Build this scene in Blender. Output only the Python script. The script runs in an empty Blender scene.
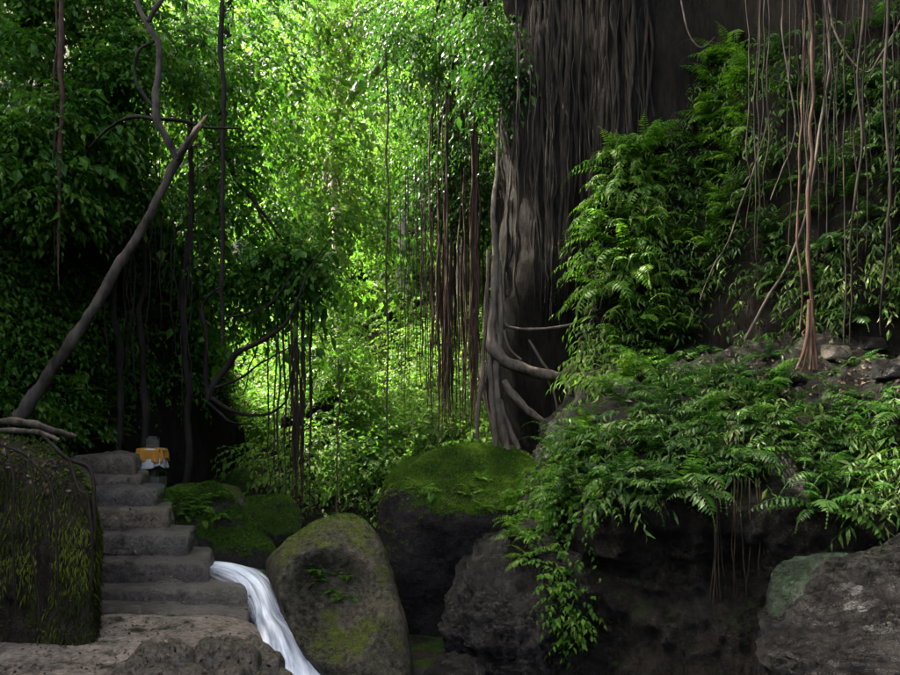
import bpy, math, random
import numpy as np
from mathutils import Vector, Matrix, Euler
from mathutils.bvhtree import BVHTree

random.seed(7)
RNG = np.random.default_rng(11)
SC = bpy.context.scene
COL = SC.collection

# ------------------------------------------------------------------ camera, sky, sun, exposure
F = 700.0; HOR = 440.0; CAMZ = 1.6
cam_d = bpy.data.cameras.new('camera'); cam = bpy.data.objects.new('camera', cam_d); COL.objects.link(cam)
cam.location = (0, 0, CAMZ); cam.rotation_euler = (math.radians(90), 0, 0)
cam_d.sensor_width = 36; cam_d.lens = 28; cam_d.shift_y = (HOR - 337.5) / 900.0
cam_d.clip_start = 0.05; cam_d.clip_end = 500
SC.camera = cam

SUN_AZ, SUN_EL = math.radians(-68), math.radians(57)      # azimuth from +Y towards +X
sunv = Vector((math.sin(SUN_AZ) * math.cos(SUN_EL), math.cos(SUN_AZ) * math.cos(SUN_EL), math.sin(SUN_EL)))
world = bpy.data.worlds.new('World'); SC.world = world; world.use_nodes = True
wn = world.node_tree.nodes; wl = world.node_tree.links
bg = wn['Background']; sky = wn.new('ShaderNodeTexSky'); sky.sky_type = 'NISHITA'; sky.sun_disc = False
sky.sun_elevation = SUN_EL; sky.sun_rotation = SUN_AZ; sky.air_density = 0.8; sky.dust_density = 9.0; sky.ozone_density = 0.5
wl.new(sky.outputs[0], bg.inputs[0]); bg.inputs[1].default_value = 0.15
sun_d = bpy.data.lights.new('sun', 'SUN'); sun = bpy.data.objects.new('sun', sun_d); COL.objects.link(sun)
sun_d.energy = 2.9; sun_d.angle = math.radians(0.5); sun_d.color = (1.0, 0.95, 0.84)
sun.rotation_euler = (-sunv).to_track_quat('-Z', 'Y').to_euler(); sun.location = (0, 20, 30)
SC.view_settings.view_transform = 'Standard'; SC.view_settings.look = 'None'
SC.view_settings.exposure = 3.15; SC.view_settings.gamma = 1.0; SC.view_settings.use_curve_mapping = False
SC.render.engine = 'CYCLES'
cy = SC.cycles
cy.max_bounces = 6; cy.diffuse_bounces = 4; cy.glossy_bounces = 2; cy.transmission_bounces = 4; cy.transparent_max_bounces = 6
cy.use_denoising = True; cy.caustics_reflective = False; cy.caustics_refractive = False

# ------------------------------------------------------------------ helpers
def P(px, py, D):
    return Vector(((px - 450.0) / F * D, D, CAMZ + (HOR - py) / F * D))

def _hash(ix, iy, iz, seed):
    h = (ix * 374761393 + iy * 668265263 + iz * 1274126177 + seed * 974711) & 0xffffffff
    h = ((h ^ (h >> 13)) * 1274126177) & 0xffffffff
    h = ((h ^ (h >> 16)) * 668265263) & 0xffffffff
    return ((h ^ (h >> 15)) & 0xffffff) / float(0xffffff) * 2 - 1

def vnoise(p, seed=0):
    i = np.floor(p).astype(np.int64); f = p - i
    u = f * f * f * (f * (f * 6 - 15) + 10)
    r = 0
    for dx in (0, 1):
        wx = u[:, 0] if dx else 1 - u[:, 0]
        for dy in (0, 1):
            wy = u[:, 1] if dy else 1 - u[:, 1]
            for dz in (0, 1):
                wz = u[:, 2] if dz else 1 - u[:, 2]
                r = r + wx * wy * wz * _hash(i[:, 0] + dx, i[:, 1] + dy, i[:, 2] + dz, seed)
    return r

def fbm(p, octv=5, seed=0, gain=0.5):
    p = np.asarray(p, float); s = np.zeros(len(p)); a = 1.0
    for o in range(octv):
        s += a * vnoise(p + 17.3 * o, seed + o); p = p * 2.03; a *= gain
    return s

def ridged(p, octv=4, seed=0):
    p = np.asarray(p, float); s = np.zeros(len(p)); a = 1.0
    for o in range(octv):
        s += a * (1 - 2 * np.abs(vnoise(p + 9.1 * o, seed + o))); p = p * 2.1; a *= 0.5
    return s

def np_mesh(name, verts, faces, smooth=True, tint=None):
    me = bpy.data.meshes.new(name)
    verts = np.asarray(verts, np.float32); faces = np.asarray(faces, np.int32)
    k = faces.shape[1]
    me.vertices.add(len(verts)); me.vertices.foreach_set('co', verts.ravel())
    me.loops.add(faces.size); me.loops.foreach_set('vertex_index', faces.ravel())
    me.polygons.add(len(faces)); me.polygons.foreach_set('loop_start', np.arange(0, faces.size, k, dtype=np.int32))
    me.update(calc_edges=True)
    me.polygons.foreach_set('use_smooth', np.full(len(faces), smooth))
    if tint is not None:
        at = me.attributes.new('tint', 'FLOAT', 'POINT'); at.data.foreach_set('value', np.asarray(tint, np.float32))
    return me

def link(name, me, mat=None, parent=None, loc=None):
    o = bpy.data.objects.new(name, me); COL.objects.link(o)
    if mat is not None and me is not None and not me.materials: me.materials.append(mat)
    if parent is not None: o.parent = parent
    if loc is not None: o.location = loc
    return o

def tag(o, label, cat, group=None, kind=None):
    o['label'] = label; o['category'] = cat
    if group: o['group'] = group
    if kind: o['kind'] = kind
    return o

def empty(name, loc):
    o = bpy.data.objects.new(name, None); COL.objects.link(o); o.location = loc; o.empty_display_size = 0.1
    return o

# ------------------------------------------------------------------ materials
def new_mat(name):
    m = bpy.data.materials.new(name); m.use_nodes = True
    nt = m.node_tree; b = nt.nodes['Principled BSDF']
    return m, nt, b

def ramp(nt, stops, fac=None, interp='LINEAR'):
    r = nt.nodes.new('ShaderNodeValToRGB'); e = r.color_ramp.elements; r.color_ramp.interpolation = interp
    while len(e) < len(stops): e.new(0.5)
    for el, (p, c) in zip(e, stops):
        el.position = p; el.color = (c[0], c[1], c[2], 1) if not isinstance(c, (int, float)) else (c, c, c, 1)
    if fac is not None: nt.links.new(fac, r.inputs[0])
    return r

def noise(nt, vec, scale, detail=6, rough=0.6, dist=0.0):
    n = nt.nodes.new('ShaderNodeTexNoise'); n.inputs['Scale'].default_value = scale; n.inputs['Detail'].default_value = detail
    n.inputs['Roughness'].default_value = rough; n.inputs['Distortion'].default_value = dist
    nt.links.new(vec, n.inputs['Vector']); return n

def mapping(nt, vec, scale):
    m = nt.nodes.new('ShaderNodeMapping'); m.inputs['Scale'].default_value = scale; nt.links.new(vec, m.inputs[0]); return m.outputs[0]

def math_n(nt, op, a, b=None, clamp=False):
    m = nt.nodes.new('ShaderNodeMath'); m.operation = op; m.use_clamp = clamp
    for i, v in enumerate((a, b)):
        if v is None: continue
        if isinstance(v, (int, float)): m.inputs[i].default_value = v
        else: nt.links.new(v, m.inputs[i])
    return m.outputs[0]

def mixc(nt, fac, a, b):
    m = nt.nodes.new('ShaderNodeMix'); m.data_type = 'RGBA'
    nt.links.new(fac, m.inputs[0])
    for k, v in ((6, a), (7, b)):
        if isinstance(v, tuple): m.inputs[k].default_value = (*v, 1)
        else: nt.links.new(v, m.inputs[k])
    return m.outputs[2]

def rock_mat(name, dark, light, moss=0.0, moss_col=((0.02, 0.045, 0.008), (0.07, 0.12, 0.015)), rough=0.75, wet=0.0,
             scale=2.2, bump=0.35, streak=0.0, moss_low=0.35, side_moss=0.0, spec=0.1, cracks=0.0):
    m, nt, b = new_mat(name)
    tc = nt.nodes.new('ShaderNodeTexCoord'); vec = tc.outputs['Object']
    v2 = mapping(nt, vec, (1, 1, 1 - 0.85 * streak)) if streak else vec
    n1 = noise(nt, v2, scale, 8, 0.65); n2 = noise(nt, v2, scale * 9, 6, 0.7); n3 = noise(nt, vec, scale * 45, 3, 0.6)
    f = math_n(nt, 'ADD', math_n(nt, 'MULTIPLY', n1.outputs[0], 0.5), math_n(nt, 'MULTIPLY', n2.outputs[0], 0.5))
    mid = tuple((a + c) / 2 for a, c in zip(dark, light))
    col = ramp(nt, [(0.40, dark), (0.5, mid), (0.60, light)], f).outputs[0]
    vor = nt.nodes.new('ShaderNodeTexVoronoi'); vor.feature = 'DISTANCE_TO_EDGE'; vor.inputs['Scale'].default_value = scale * 1.1
    wv = nt.nodes.new('ShaderNodeVectorMath'); wv.operation = 'ADD'
    nw = noise(nt, vec, scale * 1.7, 5, 0.6); nt.links.new(nw.outputs[1], wv.inputs[0]); nt.links.new(vec, wv.inputs[1]); nt.links.new(wv.outputs[0], vor.inputs['Vector'])
    crack = ramp(nt, [(0.0, 0.0), (0.035, 1.0)], vor.outputs[0]).outputs[0]
    hgt = math_n(nt, 'ADD', math_n(nt, 'MULTIPLY', n2.outputs[0], 0.7), math_n(nt, 'MULTIPLY', n3.outputs[0], 0.3))
    hgt = math_n(nt, 'ADD', hgt, math_n(nt, 'MULTIPLY', crack, 0.12 + 0.3 * cracks))
    if cracks:
        inv = math_n(nt, 'MULTIPLY', math_n(nt, 'SUBTRACT', 1.0, crack), cracks)
        col = mixc(nt, inv, col, tuple(x * 0.25 for x in dark))
    rgh = ramp(nt, [(0.35, max(0.08, rough - wet)), (0.65, rough)], n1.outputs[0]).outputs[0]
    if moss > 0:
        geo = nt.nodes.new('ShaderNodeNewGeometry'); sep = nt.nodes.new('ShaderNodeSeparateXYZ'); nt.links.new(geo.outputs['Normal'], sep.inputs[0])
        nm = noise(nt, v2, scale * 1.6, 7, 0.7)
        s = math_n(nt, 'ADD', math_n(nt, 'MULTIPLY', sep.outputs[2], 1.0 - side_moss), math_n(nt, 'MULTIPLY', math_n(nt, 'SUBTRACT', nm.outputs[0], 0.5), 3.0))
        s = math_n(nt, 'ADD', s, moss - 0.5)
        mk = ramp(nt, [(moss_low, 0.0), (moss_low + 0.3, 1.0)], s).outputs[0]
        mc = ramp(nt, [(0.3, moss_col[0]), (0.7, moss_col[1])], n2.outputs[0]).outputs[0]
        col = mixc(nt, mk, col, mc)
        rgh = math_n(nt, 'MAXIMUM', rgh, math_n(nt, 'MULTIPLY', mk, 0.9))
        hgt = math_n(nt, 'ADD', hgt, math_n(nt, 'MULTIPLY', math_n(nt, 'MULTIPLY', n3.outputs[0], mk), 0.9))
    bp = nt.nodes.new('ShaderNodeBump'); bp.inputs['Strength'].default_value = min(1.0, bump * 2.2); bp.inputs['Distance'].default_value = 0.09
    nt.links.new(hgt, bp.inputs['Height']); nt.links.new(bp.outputs[0], b.inputs['Normal'])
    nt.links.new(col, b.inputs['Base Color']); nt.links.new(rgh, b.inputs['Roughness'])
    b.inputs['Specular IOR Level'].default_value = spec
    return m

def leaf_mat(name, cols, trans=0.35, rough=0.42, obj_random=False, tcol=None, spec=0.13):
    m, nt, b = new_mat(name)
    if obj_random:
        oi = nt.nodes.new('ShaderNodeObjectInfo')
        at = nt.nodes.new('ShaderNodeAttribute'); at.attribute_name = 'tint'
        f = math_n(nt, 'ADD', math_n(nt, 'MULTIPLY', oi.outputs['Random'], 0.55), math_n(nt, 'MULTIPLY', at.outputs['Fac'], 0.45))
    else:
        at = nt.nodes.new('ShaderNodeAttribute'); at.attribute_name = 'tint'; f = at.outputs['Fac']
    n = len(cols)
    r = ramp(nt, [(i / (n - 1), c) for i, c in enumerate(cols)], f)
    nt.links.new(r.outputs[0], b.inputs['Base Color']); b.inputs['Roughness'].default_value = rough
    b.inputs['Specular IOR Level'].default_value = spec
    t = nt.nodes.new('ShaderNodeBsdfTranslucent')
    k = tcol or (1.4, 1.85, 0.95)
    mul = nt.nodes.new('ShaderNodeVectorMath'); mul.operation = 'MULTIPLY'; mul.inputs[1].default_value = k
    nt.links.new(r.outputs[0], mul.inputs[0]); nt.links.new(mul.outputs[0], t.inputs[0])
    mx = nt.nodes.new('ShaderNodeMixShader'); mx.inputs[0].default_value = trans
    nt.links.new(b.outputs[0], mx.inputs[1]); nt.links.new(t.outputs[0], mx.inputs[2])
    nt.links.new(mx.outputs[0], nt.nodes['Material Output'].inputs[0])
    return m

def bark_mat(name, dark, light, rough=0.8, scale=14):
    m, nt, b = new_mat(name)
    tc = nt.nodes.new('ShaderNodeTexCoord'); vec = tc.outputs['Object']
    v2 = mapping(nt, vec, (1, 1, 0.18))
    n1 = noise(nt, v2, scale, 6, 0.7); n2 = noise(nt, vec, scale * 0.25, 5, 0.6)
    f = math_n(nt, 'ADD', math_n(nt, 'MULTIPLY', n1.outputs[0], 0.55), math_n(nt, 'MULTIPLY', n2.outputs[0], 0.45))
    c = ramp(nt, [(0.36, dark), (0.62, light)], f); nt.links.new(c.outputs[0], b.inputs['Base Color'])
    bp = nt.nodes.new('ShaderNodeBump'); bp.inputs['Strength'].default_value = 0.6; bp.inputs['Distance'].default_value = 0.02
    nt.links.new(n1.outputs[0], bp.inputs['Height']); nt.links.new(bp.outputs[0], b.inputs['Normal'])
    b.inputs['Roughness'].default_value = rough; b.inputs['Specular IOR Level'].default_value = 0.1
    return m

M = {}
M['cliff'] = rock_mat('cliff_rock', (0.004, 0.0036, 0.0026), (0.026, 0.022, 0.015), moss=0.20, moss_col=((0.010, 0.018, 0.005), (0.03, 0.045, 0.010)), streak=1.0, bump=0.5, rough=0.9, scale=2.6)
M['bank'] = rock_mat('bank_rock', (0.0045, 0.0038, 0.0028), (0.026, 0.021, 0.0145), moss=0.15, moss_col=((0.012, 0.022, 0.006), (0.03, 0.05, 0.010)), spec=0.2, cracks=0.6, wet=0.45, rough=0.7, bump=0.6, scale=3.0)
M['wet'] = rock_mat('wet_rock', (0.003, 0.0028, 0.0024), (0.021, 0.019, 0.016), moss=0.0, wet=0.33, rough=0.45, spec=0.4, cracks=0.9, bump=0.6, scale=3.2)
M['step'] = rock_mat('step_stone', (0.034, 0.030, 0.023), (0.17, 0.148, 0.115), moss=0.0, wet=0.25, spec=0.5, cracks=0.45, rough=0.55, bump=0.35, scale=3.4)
def object_vary(m, cols):
    nt = m.node_tree; b = nt.nodes['Principled BSDF']; src = b.inputs['Base Color'].links[0].from_socket
    oi = nt.nodes.new('ShaderNodeObjectInfo'); r = ramp(nt, cols, oi.outputs['Random'])
    mx = nt.nodes.new('ShaderNodeMix'); mx.data_type = 'RGBA'; mx.blend_type = 'MULTIPLY'; mx.inputs[0].default_value = 1.0
    nt.links.new(src, mx.inputs[6]); nt.links.new(r.outputs[0], mx.inputs[7]); nt.links.new(mx.outputs[2], b.inputs['Base Color'])
object_vary(M['step'], [(0.0, (0.75, 0.72, 0.72)), (0.5, (1.0, 1.0, 1.0)), (1.0, (1.35, 1.2, 1.0))])
M['ledge'] = rock_mat('ledge_stone', (0.09, 0.076, 0.058), (0.37, 0.31, 0.24), moss=0.10, moss_col=((0.03, 0.04, 0.012), (0.08, 0.09, 0.03)), wet=0.15, rough=0.75, bump=0.4, scale=3.0, moss_low=0.75)
M['cobble'] = rock_mat('cobble_stone', (0.05, 0.045, 0.033), (0.22, 0.195, 0.15), moss=0.25, moss_col=((0.02, 0.03, 0.01), (0.06, 0.08, 0.02)), wet=0.3, rough=0.7, bump=0.4, scale=4.5, moss_low=0.7)
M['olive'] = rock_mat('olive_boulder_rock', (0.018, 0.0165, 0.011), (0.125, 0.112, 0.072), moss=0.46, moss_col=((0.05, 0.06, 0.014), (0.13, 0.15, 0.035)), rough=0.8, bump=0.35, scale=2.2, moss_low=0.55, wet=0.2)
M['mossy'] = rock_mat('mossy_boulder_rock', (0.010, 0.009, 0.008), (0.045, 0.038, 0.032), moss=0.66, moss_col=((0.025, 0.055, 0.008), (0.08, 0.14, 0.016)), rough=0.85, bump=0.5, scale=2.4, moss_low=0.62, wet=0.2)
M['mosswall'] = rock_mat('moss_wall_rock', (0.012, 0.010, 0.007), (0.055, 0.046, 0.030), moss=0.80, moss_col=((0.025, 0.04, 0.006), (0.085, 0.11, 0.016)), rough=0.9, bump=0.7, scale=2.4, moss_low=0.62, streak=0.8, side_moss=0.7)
M['algae'] = rock_mat('algae_rock', (0.006, 0.012, 0.006), (0.024, 0.044, 0.022), wet=0.3, rough=0.6, spec=0.3, bump=0.6, scale=3.0, cracks=0.5)
M['soil'] = rock_mat('forest_soil', (0.010, 0.008, 0.006), (0.035, 0.026, 0.018), moss=0.02, rough=0.95, bump=0.6, scale=1.5)
M['bark'] = bark_mat('grey_bark', (0.014, 0.011, 0.008), (0.11, 0.092, 0.07))
M['darkbark'] = bark_mat('dark_bark', (0.008, 0.0065, 0.005), (0.036, 0.029, 0.021))
M['palebark'] = bark_mat('pale_bark', (0.10, 0.085, 0.07), (0.34, 0.30, 0.26))
M['figroot'] = bark_mat('fig_root_bark', (0.024, 0.019, 0.014), (0.14, 0.115, 0.085), scale=18)
M['redvine'] = bark_mat('red_aerial_root', (0.022, 0.013, 0.008), (0.095, 0.057, 0.037), scale=25)
M['brownvine'] = bark_mat('brown_aerial_root', (0.015, 0.011, 0.007), (0.07, 0.052, 0.034), scale=25)
M['matroot'] = bark_mat('matted_root', (0.006, 0.005, 0.0035), (0.034, 0.027, 0.018), scale=16)
M['wood'] = bark_mat('splintered_wood', (0.16, 0.10, 0.06), (0.42, 0.31, 0.21), scale=30)

G = leaf_mat
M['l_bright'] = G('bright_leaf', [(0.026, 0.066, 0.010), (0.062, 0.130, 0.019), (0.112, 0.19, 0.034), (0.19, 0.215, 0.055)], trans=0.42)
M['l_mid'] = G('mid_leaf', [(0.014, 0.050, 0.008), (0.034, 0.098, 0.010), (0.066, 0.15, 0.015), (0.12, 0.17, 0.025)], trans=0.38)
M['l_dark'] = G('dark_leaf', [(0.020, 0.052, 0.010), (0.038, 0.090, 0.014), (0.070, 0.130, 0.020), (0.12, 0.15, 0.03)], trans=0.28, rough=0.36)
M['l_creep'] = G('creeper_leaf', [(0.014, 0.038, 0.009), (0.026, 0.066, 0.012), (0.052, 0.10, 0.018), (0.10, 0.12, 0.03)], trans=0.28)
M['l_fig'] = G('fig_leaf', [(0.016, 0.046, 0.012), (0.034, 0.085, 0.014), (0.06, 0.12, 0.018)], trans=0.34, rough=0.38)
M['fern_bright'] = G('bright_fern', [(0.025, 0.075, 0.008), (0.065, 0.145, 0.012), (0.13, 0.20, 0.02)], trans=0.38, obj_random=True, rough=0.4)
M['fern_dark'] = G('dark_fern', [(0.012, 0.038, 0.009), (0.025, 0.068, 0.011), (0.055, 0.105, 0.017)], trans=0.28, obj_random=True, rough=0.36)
M['moss'] = G('moss_tuft', [(0.025, 0.055, 0.006), (0.060, 0.11, 0.010), (0.11, 0.17, 0.02)], trans=0.3, rough=0.8, spec=0.1)
M['litter'] = G('leaf_litter', [(0.02, 0.013, 0.008), (0.05, 0.033, 0.02), (0.10, 0.07, 0.045), (0.24, 0.18, 0.12)], trans=0.1, rough=0.6, tcol=(1, 0.8, 0.6))

# ------------------------------------------------------------------ builders
ICO = {}
def ico(sub):
    if sub not in ICO:
        import bmesh
        bm = bmesh.new(); bmesh.ops.create_icosphere(bm, subdivisions=sub, radius=1.0)
        v = np.array([x.co[:] for x in bm.verts]); f = np.array([[x.index for x in fc.verts] for fc in bm.faces]); bm.free()
        ICO[sub] = (v / np.linalg.norm(v, axis=1, keepdims=True), f)
    return ICO[sub]

def boulder_mesh(name, c, planes, p=7, sub=5, amp=0.06, freq=1.6, seed=1, carve=(), ridge=0.0, detail=1.0):
    """planes: (normal, world point); rounded convex stone about the centre c, roughened by noise."""
    d, f = ico(sub); c = np.array(c)
    s = np.zeros(len(d))
    for n, q in planes:
        n = np.array(n, float); n /= np.linalg.norm(n); dist = float(np.dot(n, np.array(q) - c))
        s += np.maximum(d @ n, 0) ** p / dist ** p
    r = s ** (-1.0 / p)
    v = d * r[:, None]
    for cc, cr in carve:
        q = np.array(cc) - c; bq = d @ q; disc = bq ** 2 - (q @ q - cr ** 2)
        hit = np.where((disc > 0) & (bq > 0), bq - np.sqrt(np.maximum(disc, 0)), 1e9)
        hit = np.where(hit <= 0.05, 0.05, hit)
        r = np.minimum(r, hit); v = d * r[:, None]
    w = v + c
    k = 1 + 0 * r
    sc = np.mean(r)
    disp = amp * fbm(w * freq, 6, seed) + amp * 0.5 * ridged(w * freq * 2.2, 4, seed + 31) * 0.35
    disp = disp + detail * amp * 0.22 * ridged(w * freq * 6.5, 3, seed + 57) + detail * amp * 0.12 * fbm(w * freq * 16, 3, seed + 58)
    if ridge: disp = disp + ridge * ridged(w * np.array([0.8, 0.8, 3.0]) * freq, 4, seed + 77) * 0.5
    v = d * (r + disp)[:, None]
    return np_mesh(name, v, f, True)

def grid_faces(nu, nv):
    a = np.arange(nu * nv).reshape(nu, nv)
    return np.stack([a[:-1, :-1].ravel(), a[1:, :-1].ravel(), a[1:, 1:].ravel(), a[:-1, 1:].ravel()], 1)

def cr(pts, t):
    """Catmull-Rom through pts (n,k) sampled at t in 0..n-1"""
    pts = np.asarray(pts, float); n = len(pts)
    i = np.clip(np.floor(t).astype(int), 0, n - 2); u = (t - i)[:, None]
    p0 = pts[np.maximum(i - 1, 0)]; p1 = pts[i]; p2 = pts[i + 1]; p3 = pts[np.minimum(i + 2, n - 1)]
    return 0.5 * (2 * p1 + (p2 - p0) * u + (2 * p0 - 5 * p1 + 4 * p2 - p3) * u ** 2 + (3 * p1 - p0 - 3 * p2 + p3) * u ** 3)

def grid_normals(g):
    du = np.gradient(g, axis=0); dv = np.gradient(g, axis=1)
    n = np.cross(du, dv); return n / (np.linalg.norm(n, axis=2, keepdims=True) + 1e-9)

def tube_np(paths, sides=7):
    """paths: list of (pts, radii) -> one vertex/face array, splined and tapered"""
    V, Fc, off = [], [], 0
    for pts, rad, seg in paths:
        pts = np.array([tuple(p) for p in pts]); n = len(pts)
        t = np.linspace(0, n - 1, seg); c = cr(pts, t); r = np.interp(t, np.linspace(0, n - 1, len(rad)), rad)
        tg = np.gradient(c, axis=0); tg /= np.linalg.norm(tg, axis=1, keepdims=True) + 1e-9
        up = np.array([0.31, 0.95, 0.05]); x = np.cross(tg, up); x /= np.linalg.norm(x, axis=1, keepdims=True) + 1e-9
        y = np.cross(tg, x); a = np.linspace(0, 2 * np.pi, sides, endpoint=False)
        kn = vnoise(c * 5.0, 3) * 0.16 + vnoise(c * 13.0, 8) * 0.10
        rr = r[:, None] * (1 + kn[:, None]) * (1 + 0.13 * np.sin(3 * a[None] + np.arange(seg)[:, None] * 0.7))
        ring = c[:, None] + rr[..., None] * (np.cos(a)[None, :, None] * x[:, None] + np.sin(a)[None, :, None] * y[:, None])
        idx = np.arange(seg * sides).reshape(seg, sides)
        f = np.stack([idx[:-1], idx[1:], np.roll(idx[1:], -1, 1), np.roll(idx[:-1], -1, 1)], -1).reshape(-1, 4)
        V.append(ring.reshape(-1, 3)); V.append(c[[0, -1]])
        m = seg * sides
        cap0 = np.stack([np.full(sides, m), idx[0], np.roll(idx[0], -1), np.full(sides, m)], -1)
        Fc.append(f + off); off += m + 2
    return np.concatenate(V), np.concatenate(Fc)

def tube(name, pts, rad, mat, parent=None, seg=None, sides=7, jit=0.0, seed=0):
    pts = [Vector(p) for p in pts]
    base = parent.location if parent is not None else pts[0]
    seg = seg or max(6, (len(pts) - 1) * 6)
    v, f = tube_np([(pts, rad, seg)], sides)
    if jit:
        v = v + jit * np.stack([vnoise(v * 2.1, seed), vnoise(v * 2.1, seed + 5), vnoise(v * 2.1, seed + 9) * 0.3], 1) + jit * 0.3 * np.stack([vnoise(v * 7.1, seed), vnoise(v * 7.1, seed + 5), 0 * v[:, 0]], 1)
    me = np_mesh(name, v - np.array(base), f, True)
    o = link(name, me, mat, parent)
    if parent is None: o.location = base
    return o

def norm(a): return a / (np.linalg.norm(a, axis=-1, keepdims=True) + 1e-9)

def leaf_arrays(pos, yd, nr, L, W, tint, fold=0.25, droop=0.18):
    x = norm(np.cross(yd, nr)); z = np.cross(x, yd)
    L = L[:, None]; W = W[:, None]
    c = pos + yd * L * 0.5
    v = np.stack([pos, c + x * W + z * W * fold - yd * L * 0.06, c, c - x * W + z * W * fold - yd * L * 0.06, pos + yd * L - z * droop * L], 1)
    n = len(pos); o = (np.arange(n) * 5)[:, None]
    f = np.concatenate([o + np.array([[0, 1, 2]]), o + np.array([[0, 2, 3]]), o + np.array([[2, 1, 4]]), o + np.array([[3, 2, 4]])], 0)
    return v.reshape(-1, 3), f, np.repeat(tint, 5)

def spray_leaves(A, Dv, length, n, leaf, asp=0.23, droop=0.35, side=0.9, hang=0.35, spread=0.25, clump_tint=None, rng=RNG):
    """A,Dv (N,3): twig roots and directions; n leaves along each twig"""
    N = len(A); t = np.tile(np.linspace(0.12, 1.0, n), (N, 1)) + rng.uniform(-0.03, 0.03, (N, n))
    ln = (length * rng.uniform(0.7, 1.3, N))[:, None]
    g = np.array([0, 0, -1.0])
    pos = A[:, None] + Dv[:, None] * (ln * t)[..., None] + g * (droop * ln * t ** 2)[..., None]
    tg = norm(Dv[:, None] + g * (2 * droop * t)[..., None])
    sd = norm(np.cross(Dv, g + 0.01)); sgn = np.where(np.arange(n) % 2, 1.0, -1.0)[None] * np.where(t > 0.97, 0.2, 1)
    yd = norm(tg * 0.7 + sd[:, None] * (sgn * side)[..., None] + g * hang + rng.normal(0, spread, (N, n, 3)))
    nr = norm(np.array([0, 0, 1.0]) + rng.normal(0, 0.45, (N, n, 3)))
    L = leaf * rng.uniform(0.6, 1.25, (N, n)); W = L * asp * rng.uniform(0.85, 1.15, (N, n))
    ct = rng.uniform(0, 1, N) if clump_tint is None else clump_tint
    ti = np.clip(0.55 * ct[:, None] + 0.45 * rng.uniform(0, 1, (N, n)), 0, 1)
    return leaf_arrays(pos.reshape(-1, 3), yd.reshape(-1, 3), nr.reshape(-1, 3), L.ravel(), W.ravel(), ti.ravel())

def merge(parts):
    V, Fc, T, off = [], [], [], 0
    for v, f, t in parts:
        V.append(v); Fc.append(f + off); T.append(t); off += len(v)
    return np.concatenate(V), np.concatenate(Fc), np.concatenate(T)

def rand_unit(n, rng=RNG): return norm(rng.normal(size=(n, 3)))

def crown_sprays(blobs, per, length, n, leaf, asp=0.25, droop=0.4, sub=9, subr=0.38, hang=0.35, rng=RNG):
    """blobs: (centre, (rx,ry,rz)). Each is filled with sub-clumps of leafy twigs."""
    parts = []
    for c, r in blobs:
        c = np.array(c); r = np.array(r, float) * np.ones(3)
        k = max(3, int(sub * rng.uniform(0.7, 1.3)))
        u = rand_unit(k, rng) * (rng.uniform(0.15, 1, k) ** 0.5)[:, None]
        cs = c + u * r
        for q, uu in zip(cs, u):
            m = int(per * rng.uniform(0.5, 1.5)); sr = subr * rng.uniform(0.6, 1.5) * np.mean(r)
            o = rand_unit(m, rng) * (rng.uniform(0.1, 1, m) ** 0.5)[:, None]
            A = q + o * sr * np.array([1.15, 1.15, 0.6])
            Dv = norm(o * np.array([1, 1, 0.4]) + 0.5 * uu + rng.normal(0, 0.35, (m, 3)) + np.array([0, 0, -0.15]))
            ct = np.clip(rng.uniform(0, 1) + rng.normal(0, 0.18, m), 0, 1)
            parts.append(spray_leaves(A, Dv, length, n, leaf, asp, droop, hang=hang, clump_tint=ct, rng=rng))
    return merge(parts)

# ------------------------------------------------------------------ ground
def ss(a, b, x):
    t = np.clip((x - a) / (b - a), 0, 1); return t * t * (3 - 2 * t)

def ground_z(x, y):
    x = np.asarray(x, float); y = np.asarray(y, float)
    z = 0.0 - 0.65 * ss(1.5, 3.0, y) + 0.75 * ss(6.4 + 1.9 * ss(-1.5, -0.7, x), 7.6 + 1.9 * ss(-1.5, -0.7, x), y) + 0.9 * ss(10.2, 12.5, y) + 0.7 * ss(11, 16, y)
    z = z + 0.60 * np.maximum(y - 15.5, 0) + 0.28 * np.maximum(y - 20, 0) - 0.012 * np.maximum(y - 48, 0) ** 1.6
    xb = -1.95 - 0.75 * np.maximum(y - 6, 0)
    left = ss(0.0, 0.5, xb - x) * ss(5.2, 6.2, y) * ss(12, 9, y)
    zs = -0.35 + 1.25 * np.clip((y - 6.1) / 2.5, 0, 1.05)
    z = z * (1 - left) + zs * left
    return z

gx = np.concatenate([np.linspace(-45, -8, 20), np.linspace(-7.6, 7.6, 120), np.linspace(8, 45, 20)])
gy = np.concatenate([np.linspace(-25, 2, 18), np.linspace(2.2, 20, 140), np.linspace(20.5, 75, 70)])
X, Y = np.meshgrid(gx, gy, indexing='ij'); pts = np.stack([X.ravel(), Y.ravel(), 0 * X.ravel()], 1)
Z = ground_z(X.ravel(), Y.ravel()) + 0.10 * fbm(pts * 0.9, 5, 3) + 0.35 * fbm(pts * 0.25, 3, 9) * ss(12, 20, Y.ravel())
pts[:, 2] = Z
o = link('ground', np_mesh('ground', pts, grid_faces(len(gx), len(gy))), M['soil']); o['kind'] = 'structure'
ground_pts, ground_f = pts, grid_faces(len(gx), len(gy))

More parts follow.
